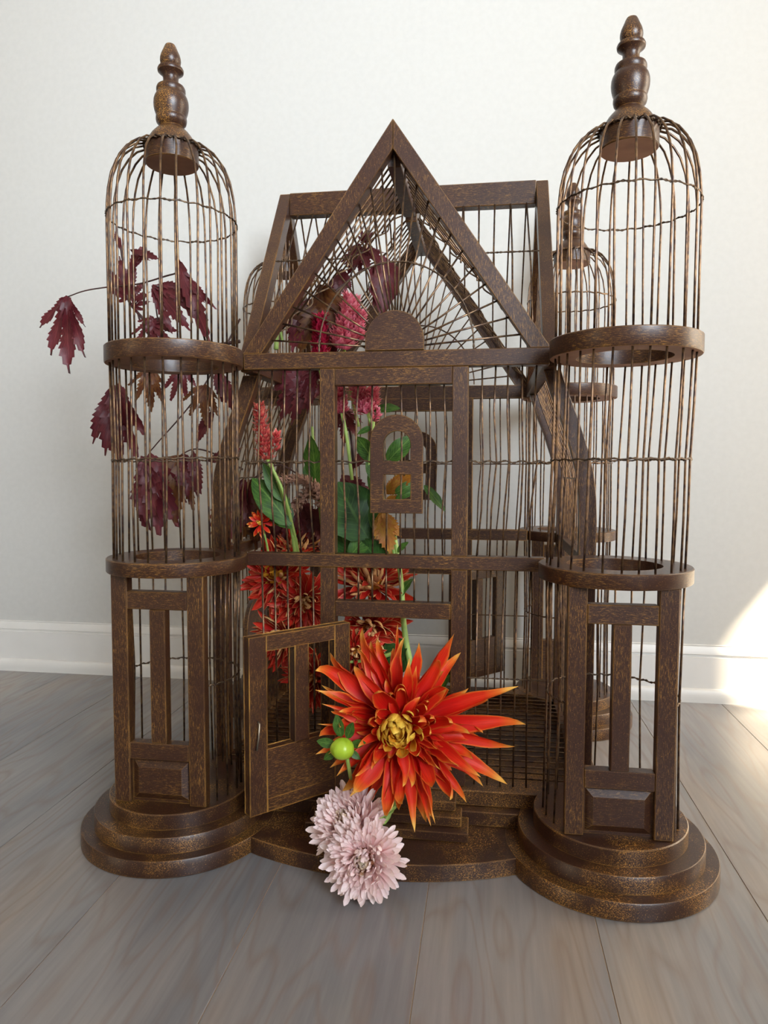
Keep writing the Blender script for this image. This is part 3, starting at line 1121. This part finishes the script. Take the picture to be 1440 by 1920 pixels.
# --- the big flame dahlia in the doorway
HC = P(752, 1355, 0.785)
hero = thing('dahlia', HC, 'large flame orange and red dahlia with spiky twisted petals bursting from the doorway', 'flower')
ax = Vector((0.02, -1.0, 0.10)).normalized()
spiral_flower(hero, HC, ax, [
    (36, 0.018, -0.15, 0.22, 0.098, 0.086, 0.010, hero_mid),
    (36, 0.020, 0.26, 0.58, 0.080, 0.060, 0.018, hero_mid + hero_short[:1]),
    (30, 0.021, 0.55, 0.85, 0.052, 0.034, 0.024, hero_short),
], 0.24, lj=0.26)
spiral_flower(hero, HC + ax * 0.028, ax, [
    (22, 0.021, 0.75, 1.15, 0.026, 0.022, 0.004, core_p),
    (44, 0.018, 1.0, 1.5, 0.022, 0.013, 0.006, core_p)], 0.16, name='core_petal')
# the long outer petals, each with its own reach
for (tx_, ty_, y_, wdt) in ((748, 1172, .805, .8), (862, 1226, .79, 1.5), (970, 1284, .775, 1.0), (980, 1366, .745, 1.1), (962, 1398, .75, 1.0), (948, 1470, .745, 1.25), (868, 1505, .735, 1.2),
                            (782, 1556, .735, 1.2), (815, 1545, .745, .9), (655, 1492, .74, 1.4), (690, 1515, .75, 1.4), (618, 1292, .765, .9), (604, 1322, .76, .8), (598, 1356, .762, .7), (640, 1262, .79, 1.1), (905, 1452, .74, 1.4), (735, 1520, .745, 1.3)):
    tip = P(tx_, ty_, y_)
    d = tip - HC
    base = HC + d * 0.12
    L = (tip - base).length
    nm = ax + Vector((rnd.uniform(-.3, .3), 0, rnd.uniform(-.1, .5)))
    place('petal', rnd.choice(hero_long), frame(base, d, nm, L * 1.03, wdt), hero)
lathe_root = tube('flower_base', [HC - ax * 0.004, HC + ax * 0.010, HC + ax * 0.026, HC + ax * 0.034], [0.012, 0.02, 0.016, 0.008], 'hero_core', hero, 12)
tube('stem', smooth_path([HC - ax * 0.004, HC + Vector((0.008, 0.03, -0.03)), P(735, 1515, .815), P(700, 1560, .80)], 6), 0.0036, 'stem_g', hero, 8)

# --- green bud
leaf_g = [copy_me(blade('leaf', 9, 4, lance(0.17, .45), .16, c, .1, .12), 'green') for c in (-.5, .2, -.9)]
leaf_w = [copy_me(blade('leaf', 10, 4, lance(0.27, .45), .14, c, .1, .12), 'green') for c in (-.4, .3)]
leaf_d = [copy_me(blade('leaf', 10, 4, lance(0.30, .45), .14, c, .1, .12), 'deep') for c in (-.4, .3)]
BC = P(642, 1404, 0.742)
bud = thing('dahlia_bud', BC, 'round green unopened bud with small leafy bracts left of the flame dahlia', 'flower bud')
v, f = [], []
seg, rg = 28, 12
for i in range(rg + 1):
    t = i / rg
    th = PI * t
    for k in range(seg):
        g = 2 * PI * k / seg
        r = 0.0132 * math.sin(th) * (1 + 0.035 * math.cos(7 * g + th))
        v.append(BC + Vector((r * math.cos(g), r * math.sin(g) * 0.95 - 0.0, 0.0118 * math.cos(th))))
for i in range(rg):
    for k in range(seg):
        f.append((i * seg + k, i * seg + (k + 1) % seg, (i + 1) * seg + (k + 1) % seg, (i + 1) * seg + k))
link('bud_body', mesh('bud_body', v, f), 'bud', bud, smooth=True)
for (tx_, ty_, ww) in ((628, 1342, 1.3), (664, 1352, 1.2), (592, 1390, 1.3), (604, 1426, 1.2), (688, 1392, 1.2), (676, 1425, 1.2)):
    tip = P(tx_, ty_, 0.745)
    b = BC + Vector((0, 0.006, 0)) + (tip - BC) * 0.3
    place('bract', rnd.choice(leaf_g), frame(b, tip - b, Vector((rnd.uniform(-.3, .3), -1, .3)), (tip - b).length, ww * 1.15), bud)
tube('stem', smooth_path([BC + Vector((0.004, 0.004, -0.008)), P(655, 1445, .752), P(665, 1500, .785)], 5), 0.0022, 'stem_g', bud, 7)

# --- two blush chrysanthemums on the floor
spoon = lambda wd: (lambda t: wd * (0.45 + 0.55 * min(1, t / 0.6)) * (1.0 if t < 0.80 else math.sqrt(max(0.0, 1 - ((t - 0.80) / 0.205) ** 2))))
mum_p = [copy_me(blade('blush_petal', 10, 4, spoon(wd), cu, c, tw, 0.06), 'pink') for wd, cu, c, tw in ((.090, .40, .8, .1), (.096, .36, .5, -.15), (.085, .40, 1.2, .1), (.096, .34, .25, 0.2))]
mum_c = [copy_me(blade('core_petal', 5, 2, spoon(.14), .4, c, 0), 'pink_core') for c in (.6, 1.2)]


def mum(C, axis, R, label):
    t = thing('chrysanthemum', C, label, 'flower', 'blush chrysanthemums')
    spiral_flower(t, C, axis, [
        (84, 0.42 * R, -0.55, 0.05, 0.66 * R, 0.68 * R, 0.05 * R, mum_p),
        (90, 0.40 * R, 0.08, 0.55, 0.68 * R, 0.66 * R, 0.10 * R, mum_p),
        (84, 0.36 * R, 0.55, 1.00, 0.64 * R, 0.52 * R, 0.14 * R, mum_p),
        (50, 0.24 * R, 0.95, 1.25, 0.50 * R, 0.34 * R, 0.18 * R, mum_p)], 0.13)
    spiral_flower(t, Vector(C) + Vector(axis).normalized() * 0.20 * R, axis, [(34, 0.16 * R, 1.0, 1.45, 0.32 * R, 0.24 * R, 0.04 * R, mum_c)], 0.12, name='core_petal')
    a = Vector(axis).normalized()
    tube('flower_base', [Vector(C) - a * 0.12 * R, Vector(C), Vector(C) + a * 0.22 * R, Vector(C) + a * 0.30 * R], [0.1 * R, 0.32 * R, 0.28 * R, 0.1 * R], 'pink_core', t, 12)
    return t


MC = P(684, 1612, 0.712)
m1 = mum(MC, (-0.02, -0.95, 0.30), 0.0445, 'pale pink chrysanthemum resting on the floor at the front of the cage')
MC2 = P(656, 1546, 0.750)
m2_ = mum(MC2, (-0.30, -0.55, 0.75), 0.047, 'pale pink chrysanthemum seen from the side behind its twin')
tube('stem', smooth_path([MC2 + Vector((0.012, 0.01, -0.01)), P(712, 1532, .78), P(740, 1512, .80)], 5), 0.003, 'stem_g', m2_, 7)

# --- crimson dahlias crowded inside the cage
red_p = [copy_me(blade('crimson_petal', 8, 4, lance(wd, .55), cu, c, tw, .10), 'red') for wd, cu, c, tw in ((.11, .50, .25, .4), (.125, .55, .7, -.5), (.12, .46, -.3, .5), (.11, .55, 1.1, .6))]
gold_p = [copy_me(blade('core_petal', 5, 2, lance(.2, .5), .3, c, 0), 'gold') for c in (.4, .9)]


def red_dahlia(px, py, Y, R, axis, label, core=True, n=90):
    C = P(px, py, Y)
    t = thing('red_dahlia', C, label, 'flower', 'crimson dahlias inside the cage')
    a = Vector(axis).normalized()
    spiral_flower(t, C, a, [
        (n * 2 // 5, 0.2 * R, -0.25, 0.25, 0.92 * R, 0.84 * R, 0.1 * R, red_p),
        (n * 2 // 5, 0.2 * R, 0.3, 0.8, 0.78 * R, 0.6 * R, 0.2 * R, red_p),
        (n // 5, 0.15 * R, 0.85, 1.3, 0.5 * R, 0.3 * R, 0.3 * R, gold_p if core else red_p)], 0.14)
    tube('flower_base', [C - a * 0.1 * R, C + a * 0.08 * R, C + a * 0.3 * R], [0.16 * R, 0.26 * R, 0.12 * R], 'gold', t, 10)
    return t


red_dahlia(524, 1082, 1.00, 0.060, (-0.1, -1, 0.35), 'crimson dahlia with golden centre behind the bars above the open door leaf')
red_dahlia(572, 1128, 0.985, 0.052, (0.4, -1, -0.2), 'crimson dahlia facing right, just left of the left door post', False)
red_dahlia(700, 1100, 0.975, 0.062, (0.1, -0.5, 0.9), 'crimson dahlia seen through the short bars above the door lintel', False)
red_dahlia(690, 1176, 0.955, 0.058, (0.25, -0.9, -0.6), 'crimson dahlia drooping under the door lintel', False)
red_dahlia(655, 1262, 0.935, 0.046, (-0.2, -1, 0.1), 'pale-striped crimson dahlia low in the doorway beside the door leaf', False)
red_dahlia(535, 1192, 0.99, 0.055, (-0.3, -1, -0.2), 'crimson dahlia half hidden by the top rail of the open door', False)
red_dahlia(556, 1034, 1.02, 0.046, (0.0, -0.5, 0.9), 'crimson dahlia topping the cluster just above the lower cross beam', False)
red_dahlia(668, 1222, 0.915, 0.040, (0.2, -1, -0.1), 'small crimson dahlia with pale petal backs at the hinge side of the doorway', False)
red_dahlia(588, 1268, 0.985, 0.050, (-0.1, -1, 0.0), 'dark crimson dahlia seen through the lights of the open door leaf', False)
oz = [copy_me(blade('orange_petal', 7, 2, lance(.16, .6), .25, .2, .1, .05), 'hero')]
C = P(489, 981, 0.96)
t = thing('orange_dahlia', C, 'small ragged orange flower behind the bars left of the door post', 'flower')
spiral_flower(t, C, (-0.1, -1, 0.2), [(22, 0.004, -.2, .8, 0.019, 0.013, 0.004, oz), (10, 0.003, .8, 1.3, 0.010, 0.008, .004, core_p)], .2)
tube('stem', smooth_path([C + Vector((0, .004, -.004)), P(498, 1010, .965), P(508, 1060, .98)], 4), 0.0016, 'stem_g', t, 6)


# --- celosia plumes
def floret_cloud(base, tip, r, n, L, mat, parent, name='florets', bend=None, taper=0.25):
    """a plume: many small pointed florets around an axis, joined because nobody could count them"""
    axis = smooth_path([base, bend if bend is not None else (Vector(base) + Vector(tip)) / 2, tip], 8)
    V, F, UV = [], [], []
    for i in range(n):
        t = rnd.random() ** 0.9
        p = axis[min(len(axis) - 1, int(t * (len(axis) - 1)))]
        q = axis[min(len(axis) - 1, int(t * (len(axis) - 1)) + 1)]
        d = (q - p)
        d = d.normalized() if d.length > 1e-6 else (axis[-1] - axis[-2]).normalized()
        rr = r * (1 - (1 - taper) * t) * (0.75 if t < 0.08 else 1)
        g = rnd.uniform(0, 2 * PI)
        a = d.orthogonal().normalized()
        b = d.cross(a)
        rad = a * math.cos(g) + b * math.sin(g)
        s0 = p + rad * rr * rnd.uniform(0.15, 0.55)
        dir_ = (rad * rnd.uniform(.5, 1.0) + d * rnd.uniform(0.3, 1.1)).normalized()
        ll = L * rnd.uniform(.7, 1.3)
        side = dir_.cross(rad).normalized() * ll * 0.22
        k = len(V)
        mid = s0 + dir_ * ll * 0.5 + rad * ll * 0.08
        V += [s0, mid + side, mid - side, s0 + dir_ * ll]
        UV += [0.05, .6, .6, 1.0]
        F += [(k, k + 1, k + 3), (k, k + 3, k + 2)]
    me = mesh(name, V, F)
    ul = me.uv_layers.new(name='UVMap')
    for lp in me.loops:
        ul.data[lp.index].uv = (0.5, UV[lp.vertex_index])
    o = link(name, me, mat, parent)
    o['kind'] = 'stuff'
    return o


def celosia(parts, label, Y, stem=None, group='celosia plumes'):
    b0 = P(*parts[0][0], Y)
    t = thing('celosia', b0, label, 'flower', group)
    for (bp, tp, r, n, L, mat, *rest) in parts:
        bend = P(*rest[0], Y) if rest else None
        floret_cloud(P(*bp, Y), P(*tp, Y - 0.008), r, n, L, mat, t, bend=bend)
    if stem:
        tube('stem', smooth_path([P(x, y, yy) for x, y, yy in stem], 5), 0.0024, 'stem_g', t, 7)
    return t


celosia([((500, 862), (485, 756), 0.017, 360, 0.010, 'celosia_red'), ((512, 850), (518, 815), 0.009, 90, 0.009, 'celosia_red')],
        'coral red celosia spike standing behind the left bay of bars', 0.94, [(500, 858, .94), (530, 920, .945), (548, 985, .96), (560, 1040, .98)])
celosia([((640, 655), (660, 556), 0.026, 800, 0.013, 'celosia'), ((668, 640), (676, 585), 0.014, 220, 0.011, 'celosia')],
        'bright pink celosia plume behind the gable spokes left of the boss', 0.985, [(645, 655, .985), (655, 720, .985), (672, 800, .985)])
celosia([((600, 690), (600, 590), 0.020, 420, 0.012, 'celosia_dark')],
        'deep crimson celosia plume behind the left rafter of the front gable', 1.0, [(600, 690, 1.0), (610, 760, 1.0), (620, 850, 1.0)])
celosia([((690, 775), (668, 722), 0.024, 420, 0.011, 'celosia'), ((690, 770), (700, 730), 0.016, 180, 0.010, 'celosia')],
        'pale pink celosia tuft at the top left of the door bay', 0.945, [(690, 775, .945), (704, 830, .95), (712, 900, .955), (730, 1000, .96)])
celosia([((641, 775), (634, 728), 0.014, 260, 0.010, 'celosia')],
        'small dusky pink celosia tuft against the inner edge of the left door post', 0.95, [(641, 775, .95), (650, 820, .95), (660, 900, .955)])
celosia([((700, 790), (708, 767), 0.005, 46, 0.008, 'celosia')],
        'tiny pointed pink celosia bud beside the top of the arched window ornament', 0.94, [(700, 790, .94), (697, 830, .945), (690, 880, .95)])
# brush-like dusty spikes
celosia([((606, 950), (520, 900), 0.010, 700, 0.0085, 'tan', (578, 903))], 'dusty pink brush spike arching towards the left door post', 0.965, [(606, 950, .965), (612, 990, .97), (620, 1040, .98)], 'dusty brush spikes')
celosia([((640, 950), (545, 958), 0.015, 800, 0.0095, 'tan', (590, 918))], 'wider dusty pink brush spike curling below its arching neighbour', 0.975, [(640, 950, .975), (645, 990, .98), (648, 1040, .985)], 'dusty brush spikes')


# --- burgundy maple-like leaves
def maple(lobes, mat, seed, droop=0.5, fold=0.25, n=20):
    """palmate toothed leaf: lobes = (angle from +Y, length, half width); petiole at the origin"""
    r_ = random.Random(seed)
    V, F, UV = [], [], []
    for (ang, L, hw) in lobes:
        ca, sa = math.cos(ang), math.sin(ang)
        k0_ = len(V)
        bendz = r_.uniform(.7, 1.2) * droop
        for i in range(n + 1):
            t = i / n
            prof = (0.10 + 0.90 * math.sin(PI * t ** 0.92) ** 0.9 if t < 1 else 0.0) * (1 if t < .80 else 1 - (t - .80) * 3.2)
            saw = 1.0 + (0.20 if i % 2 else -0.14) * (1 if i > 2 else 0)
            h = max(hw * L * prof * saw, 0.002)
            y = L * t
            zc = -bendz * L * t * t * 0.55
            back = 0.5 * hw * L * (0.5 if i % 2 == 0 else 0.0)
            for q in (-1, 0, 1):
                x = q * h
                yy = y + (abs(q) * L * 0.045 if i % 2 else 0)
                z = zc + fold * abs(q) * h - 0.05 * L * math.sin(t * 9 + q + seed) * abs(q)
                V.append(Vector((x * ca + yy * sa, -x * sa + yy * ca, z)))
                UV.append((0.5 + q * 0.5, t))
        for i in range(n):
            for q in range(2):
                a = k0_ + i * 3 + q
                F.append((a, a + 1, a + 4, a + 3))
    me = mesh('maple_leaf', V, F)
    ul = me.uv_layers.new(name='UVMap')
    for lp in me.loops:
        ul.data[lp.index].uv = UV[lp.vertex_index]
    me.polygons.foreach_set('use_smooth', [True] * len(me.polygons))
    me.materials.append(M[mat])
    return me


leaf_y = [maple([(0, 1.0, .17), (-.36, .72, .15), (.36, .62, .15), (.1, .86, .12)], 'yellow', 9, .3, .12)]


# --- green foliage: each spray is one cut stem with its leaves
def spray(name, stem_pts, leaves, label, cat, mat_stem='stem_g', r=0.0026, group=None):
    pts = [P(*q) for q in stem_pts]
    t = thing(name, pts[-1], label, cat, group)
    sp = smooth_path(pts, 6)
    tube('stem', sp, [r * (0.7 + 0.5 * i / (len(sp) - 1)) for i in range(len(sp))], mat_stem, t, 7)
    for (bx, by, bY, tx_, ty_, tY, mes, ws) in leaves:
        b, e = P(bx, by, bY), P(tx_, ty_, tY)
        nm = Vector((rnd.uniform(-.5, .5), -1, rnd.uniform(0.1, .6)))
        place('leaf', rnd.choice(mes), frame(b, e - b, nm, (e - b).length, ws), t)
    return t


spray('leafy_stem', [(505, 860, .955), (530, 930, .955), (548, 1000, .965), (556, 1060, .98)],
      [(545, 985, .955, 472, 885, .95, leaf_g, 1.35), (530, 940, .955, 494, 868, .96, leaf_g, 1.0), (548, 990, .955, 505, 968, .95, leaf_g, 1.0)],
      'green stem with long pointed leaves behind the left bay of bars', 'foliage')
spray('leafy_stem', [(585, 800, .99), (590, 860, .99), (600, 950, .99), (610, 1050, .985)],
      [(592, 905, .985, 588, 815, .975, leaf_g, 1.5), (600, 930, .985, 572, 868, .98, leaf_w, 1.0)],
      'green stem with upright leaves tucked behind the left door post', 'foliage')
spray('leafy_stem', [(700, 790, .95), (706, 860, .95), (716, 950, .955), (730, 1050, .955)],
      [(702, 770, .95, 748, 756, .94, leaf_g, 1.1), (700, 800, .95, 668, 812, .945, leaf_g, 1.0), (706, 870, .95, 664, 812, .955, leaf_g, 1.3), (726, 866, .945, 772, 815, .935, leaf_g, 1.5),
       (706, 905, .95, 690, 850, .95, leaf_g, 1.4), (712, 930, .95, 690, 890, .95, leaf_g, 1.3), (740, 925, .945, 782, 900, .935, leaf_g, 1.1), (742, 935, .945, 780, 915, .935, leaf_g, 1.0), (795, 910, .94, 838, 955, .93, leaf_g, .9)],
      'tall green stem with slim leaves rising behind the arched window ornament', 'foliage')
spray('leafy_stem', [(660, 930, .95), (665, 980, .955), (670, 1060, .96)],
      [(690, 1010, .95, 628, 905, .945, leaf_d, 1.5), (700, 1000, .955, 672, 920, .95, leaf_d, 1.2), (655, 1045, .945, 700, 985, .94, leaf_g, 1.4), (720, 1060, .945, 672, 1012, .94, leaf_d, 1.3), (652, 1040, .96, 630, 960, .955, leaf_d, 1.4)],
      'cluster of broad dark green leaves in the lower left of the door bay', 'foliage')
spray('leafy_stem', [(740, 1005, .955), (752, 1090, .95), (758, 1180, .94), (775, 1285, .93), (770, 1330, .92)],
      [(745, 1035, .95, 762, 1014, .945, leaf_g, 1.4), (760, 1200, .94, 712, 1250, .93, leaf_d, 1.2), (760, 1215, .94, 735, 1268, .93, leaf_d, 1.2), (750, 1120, .945, 768, 1075, .95, leaf_g, 1.0), (765, 1300, .925, 690, 1290, .92, leaf_d, 1.4), (780, 1310, .90, 850, 1268, .90, leaf_w, 1.0)],
      'thick pale green stalk running down the middle of the doorway', 'foliage', r=0.0042)
spray('leafy_stem', [(635, 1244, .90), (700, 1236, .905), (745, 1222, .91)], [(700, 1238, .905, 672, 1218, .90, leaf_g, .9)], 'pale green cut stalk lying across the doorway above the flame dahlia', 'foliage', r=0.0026)
spray('leafy_stem', [(655, 1280, .93), (640, 1300, .93), (650, 1350, .92)], [(650, 1300, .925, 690, 1345, .915, leaf_d, 1.4), (640, 1300, .925, 620, 1370, .91, leaf_d, 1.3), (680, 1310, .92, 720, 1260, .915, leaf_d, 1.2)], 'dark green leaves just behind the flame dahlia and the bud', 'foliage')
spray('leafy_stem', [(722, 955, .945), (728, 990, .95), (745, 1062, .955)],
      [(715, 958, .94, 735, 1040, .935, leaf_y, 1.25), (722, 925, .95, 775, 888, .94, leaf_y, 1.0), (722, 935, .95, 760, 945, .94, leaf_y, 1.1)],
      'yellow and rust mottled leaf hanging below the arched window ornament', 'foliage')
spray('leafy_stem', [(530, 640, .99), (520, 600, .99), (518, 655, .985)], [], 'short bent green stalk showing in the left corner of the front gable', 'foliage', r=0.003)


FIVE = [(0, 1.0, .125), (-.50, .88, .125), (.50, .88, .125), (-1.05, .66, .13), (1.05, .66, .13), (-1.7, .36, .13), (1.7, .36, .13)]
HANG = [(0.03, 1.0, .105), (.42, .80, .105), (.95, .60, .10), (-.24, .82, .09), (-.50, .46, .08)]
WIDE = [(0, 1.0, .10), (.30, .84, .09), (-.36, .95, .095), (-.76, .68, .095)]
FOLD = [(0.02, 1.0, .115), (-.20, .93, .12), (.24, .88, .12), (-.46, .70, .13)]
SLIM = [(0, 1.0, .10), (.16, .72, .09)]
lv = {
    'five': [maple(FIVE, 'burg', 1, .5), maple(FIVE, 'burg', 2, .8)],
    'hang': [maple(HANG, 'burg', 3, .35)],
    'fold': [maple(FOLD, 'burg', 4, .5, .4), maple(FOLD, 'burg', 14, .6, .35), maple(FOLD, 'burg2', 5, .4, .4)],
    'wide': [maple(WIDE, 'burg', 8, .4)],
    'slim': [maple(SLIM, 'burg', 6, .4)],
    'bronze': [maple(HANG, 'burg2', 7, .4)],
    'whole': [copy_me(blade('leaf', 14, 4, (lambda t: lance(.24, .4)(t) * (1 + .12 * math.sin(t * 70))), .22, -.4, .1, .2), 'burg')],
}


def branch(label, stems, leaves, Y):
    pts = [P(*q) for q in stems[0]]
    t = thing('maple_branch', pts[0], label, 'branch')
    for i, st in enumerate(stems):
        sp = smooth_path([P(*q) for q in st], 6)
        r0 = 0.0026 if i == 0 else 0.0014
        tube('stem' if i == 0 else 'twig', sp, [r0 * (1.15 - 0.5 * k / (len(sp) - 1)) for k in range(len(sp))], 'stem_d', t, 7)
    for (bx, by, bY, tx_, ty_, tY, kind, ws, flip) in leaves:
        b, e = P(bx, by, bY), P(tx_, ty_, tY)
        nm = Vector((flip, -1, 0.25))
        place('leaf', rnd.choice(lv[kind]), frame(b, e - b, nm, (e - b).length, ws), t)
    return t


branch('burgundy maple branch with toothed leaves arching out to the far left', [
    [(450, 640, 1.06), (375, 650, 1.06), (300, 640, 1.06), (270, 600, 1.05), (240, 560, 1.05), (232, 500, 1.05), (225, 455, 1.05)],
    [(385, 640, 1.05), (350, 515, 1.04), (325, 514, 1.04), (262, 532, 1.04), (205, 538, 1.04), (160, 545, 1.03), (128, 556, 1.03)],
    [(300, 640, 1.05), (296, 600, 1.04), (285, 535, 1.03)], [(262, 600, 1.05), (250, 560, 1.05), (243, 548, 1.05)]], [
    (128, 556, 1.03, 121, 694, 1.01, 'hang', 1.0, -.1),
    (240, 560, 1.05, 222, 480, 1.03, 'five', .8, .3), (238, 520, 1.05, 262, 455, 1.04, 'slim', 1.2, .1), (228, 470, 1.05, 213, 434, 1.04, 'slim', 1.3, 0.), (245, 470, 1.04, 292, 478, 1.03, 'slim', 1.2, 0.),
    (250, 575, 1.04, 275, 545, 1.03, 'five', .8, 0), (215, 520, 1.05, 198, 555, 1.04, 'slim', 1.2, 0),
    (286, 533, 1.03, 350, 612, 1.01, 'wide', 1.0, .1),
    (330, 482, 1.03, 390, 628, 1.01, 'slim', .85, .3), (348, 516, 1.03, 394, 575, 1.02, 'slim', .9, -.4),
    (290, 600, 1.04, 250, 640, 1.02, 'five', .8, .2), (285, 608, 1.04, 318, 642, 1.02, 'five', .9, -.2)], 1.05)
branch('bronze and burgundy maple branch drooping behind the middle of the left tower', [
    [(470, 760, 1.05), (430, 740, 1.05), (395, 700, 1.05), (372, 668, 1.05)],
    [(450, 598, 1.07), (375, 735, 1.05), (280, 848, 1.03)], [(455, 880, 1.03), (400, 850, 1.04), (365, 842, 1.04), (340, 852, 1.04)], [(385, 700, 1.05), (360, 700, 1.04), (330, 706, 1.04)]], [
    (222, 718, 1.0, 205, 862, .985, 'fold', 1.0, -.2), (215, 722, 1.0, 196, 850, .98, 'fold', 1.0, .4),
    (285, 690, 1.05, 280, 766, 1.03, 'bronze', 1.2, .1), (345, 690, 1.04, 315, 748, 1.03, 'five', .9, .1),
    (385, 720, 1.04, 385, 792, 1.02, 'bronze', 1.3, .1), (405, 690, 1.05, 440, 770, 1.03, 'slim', 1.4, .1), (402, 768, 1.04, 366, 828, 1.03, 'slim', 1.3, .3),
    (280, 848, 1.03, 290, 998, 1.0, 'fold', 1.05, .1), (270, 856, 1.03, 264, 990, 1.0, 'fold', .9, -.3),
    (340, 852, 1.04, 325, 978, 1.02, 'bronze', 1.2, .1), (362, 845, 1.04, 372, 920, 1.02, 'slim', 1.4, .2), (345, 850, 1.04, 352, 935, 1.02, 'fold', .9, .2),
    (390, 865, 1.03, 445, 838, 1.02, 'slim', 1.5, .2)], 1.04)
branch('dark burgundy branch filling the left end of the cage with large leaves', [
    [(600, 1060, 1.03), (640, 960, 1.03), (662, 880, 1.03), (655, 800, 1.03), (630, 720, 1.03), (610, 600, 1.03), (600, 540, 1.02)],
    [(640, 940, 1.03), (560, 890, 1.04), (520, 872, 1.05), (470, 900, 1.05)], [(610, 600, 1.03), (650, 530, 1.06), (680, 470, 1.08)], [(612, 560, 1.02), (690, 498, 1.08), (718, 492, 1.08)]], [
    (610, 545, 1.02, 560, 660, 1.0, 'fold', 1.2, .2), (600, 535, 1.02, 620, 660, 1.0, 'fold', 1.3, -.2), (640, 560, 1.02, 625, 665, 1.0, 'fold', 1.0, .1), (575, 560, 1.02, 545, 650, 1.0, 'slim', 1.6, .2),
    (680, 470, 1.08, 690, 500, 1.06, 'five', 1.5, .1), (683, 455, 1.08, 688, 425, 1.07, 'five', 1.0, .1), (678, 462, 1.08, 648, 505, 1.07, 'five', .9, .1), (642, 505, 1.06, 630, 555, 1.05, 'fold', 1.4, .1), (690, 460, 1.08, 712, 485, 1.06, 'slim', 1.6, .2),
    (722, 484, 1.08, 718, 585, 1.06, 'whole', 1.1, .2), (720, 480, 1.08, 706, 570, 1.06, 'whole', .7, .5),
    (600, 690, 1.02, 505, 730, 1.0, 'fold', 1.1, .2), (590, 690, 1.02, 520, 790, 1.0, 'fold', .9, .2), (625, 690, 1.02, 590, 740, 1.0, 'five', 1.0, .2),
    (645, 770, 1.01, 645, 830, 1.0, 'five', 1.0, .2), (660, 880, 1.0, 700, 820, .99, 'slim', 1.2, .2),
    (470, 900, 1.04, 440, 1030, 1.0, 'fold', 1.3, .1), (460, 900, 1.04, 400, 1020, 1.0, 'fold', 1.2, -.2), (480, 905, 1.04, 470, 1000, 1.02, 'fold', 1.2, .3),
    (560, 930, 1.03, 560, 1040, 1.0, 'fold', 1.2, .2), (520, 930, 1.03, 500, 1040, 1.02, 'fold', 1.3, .2), (600, 950, 1.03, 585, 1050, 1.0, 'fold', 1.2, .2), (640, 890, 1.03, 690, 960, 1.0, 'fold', 1.0, .2)], 1.03)
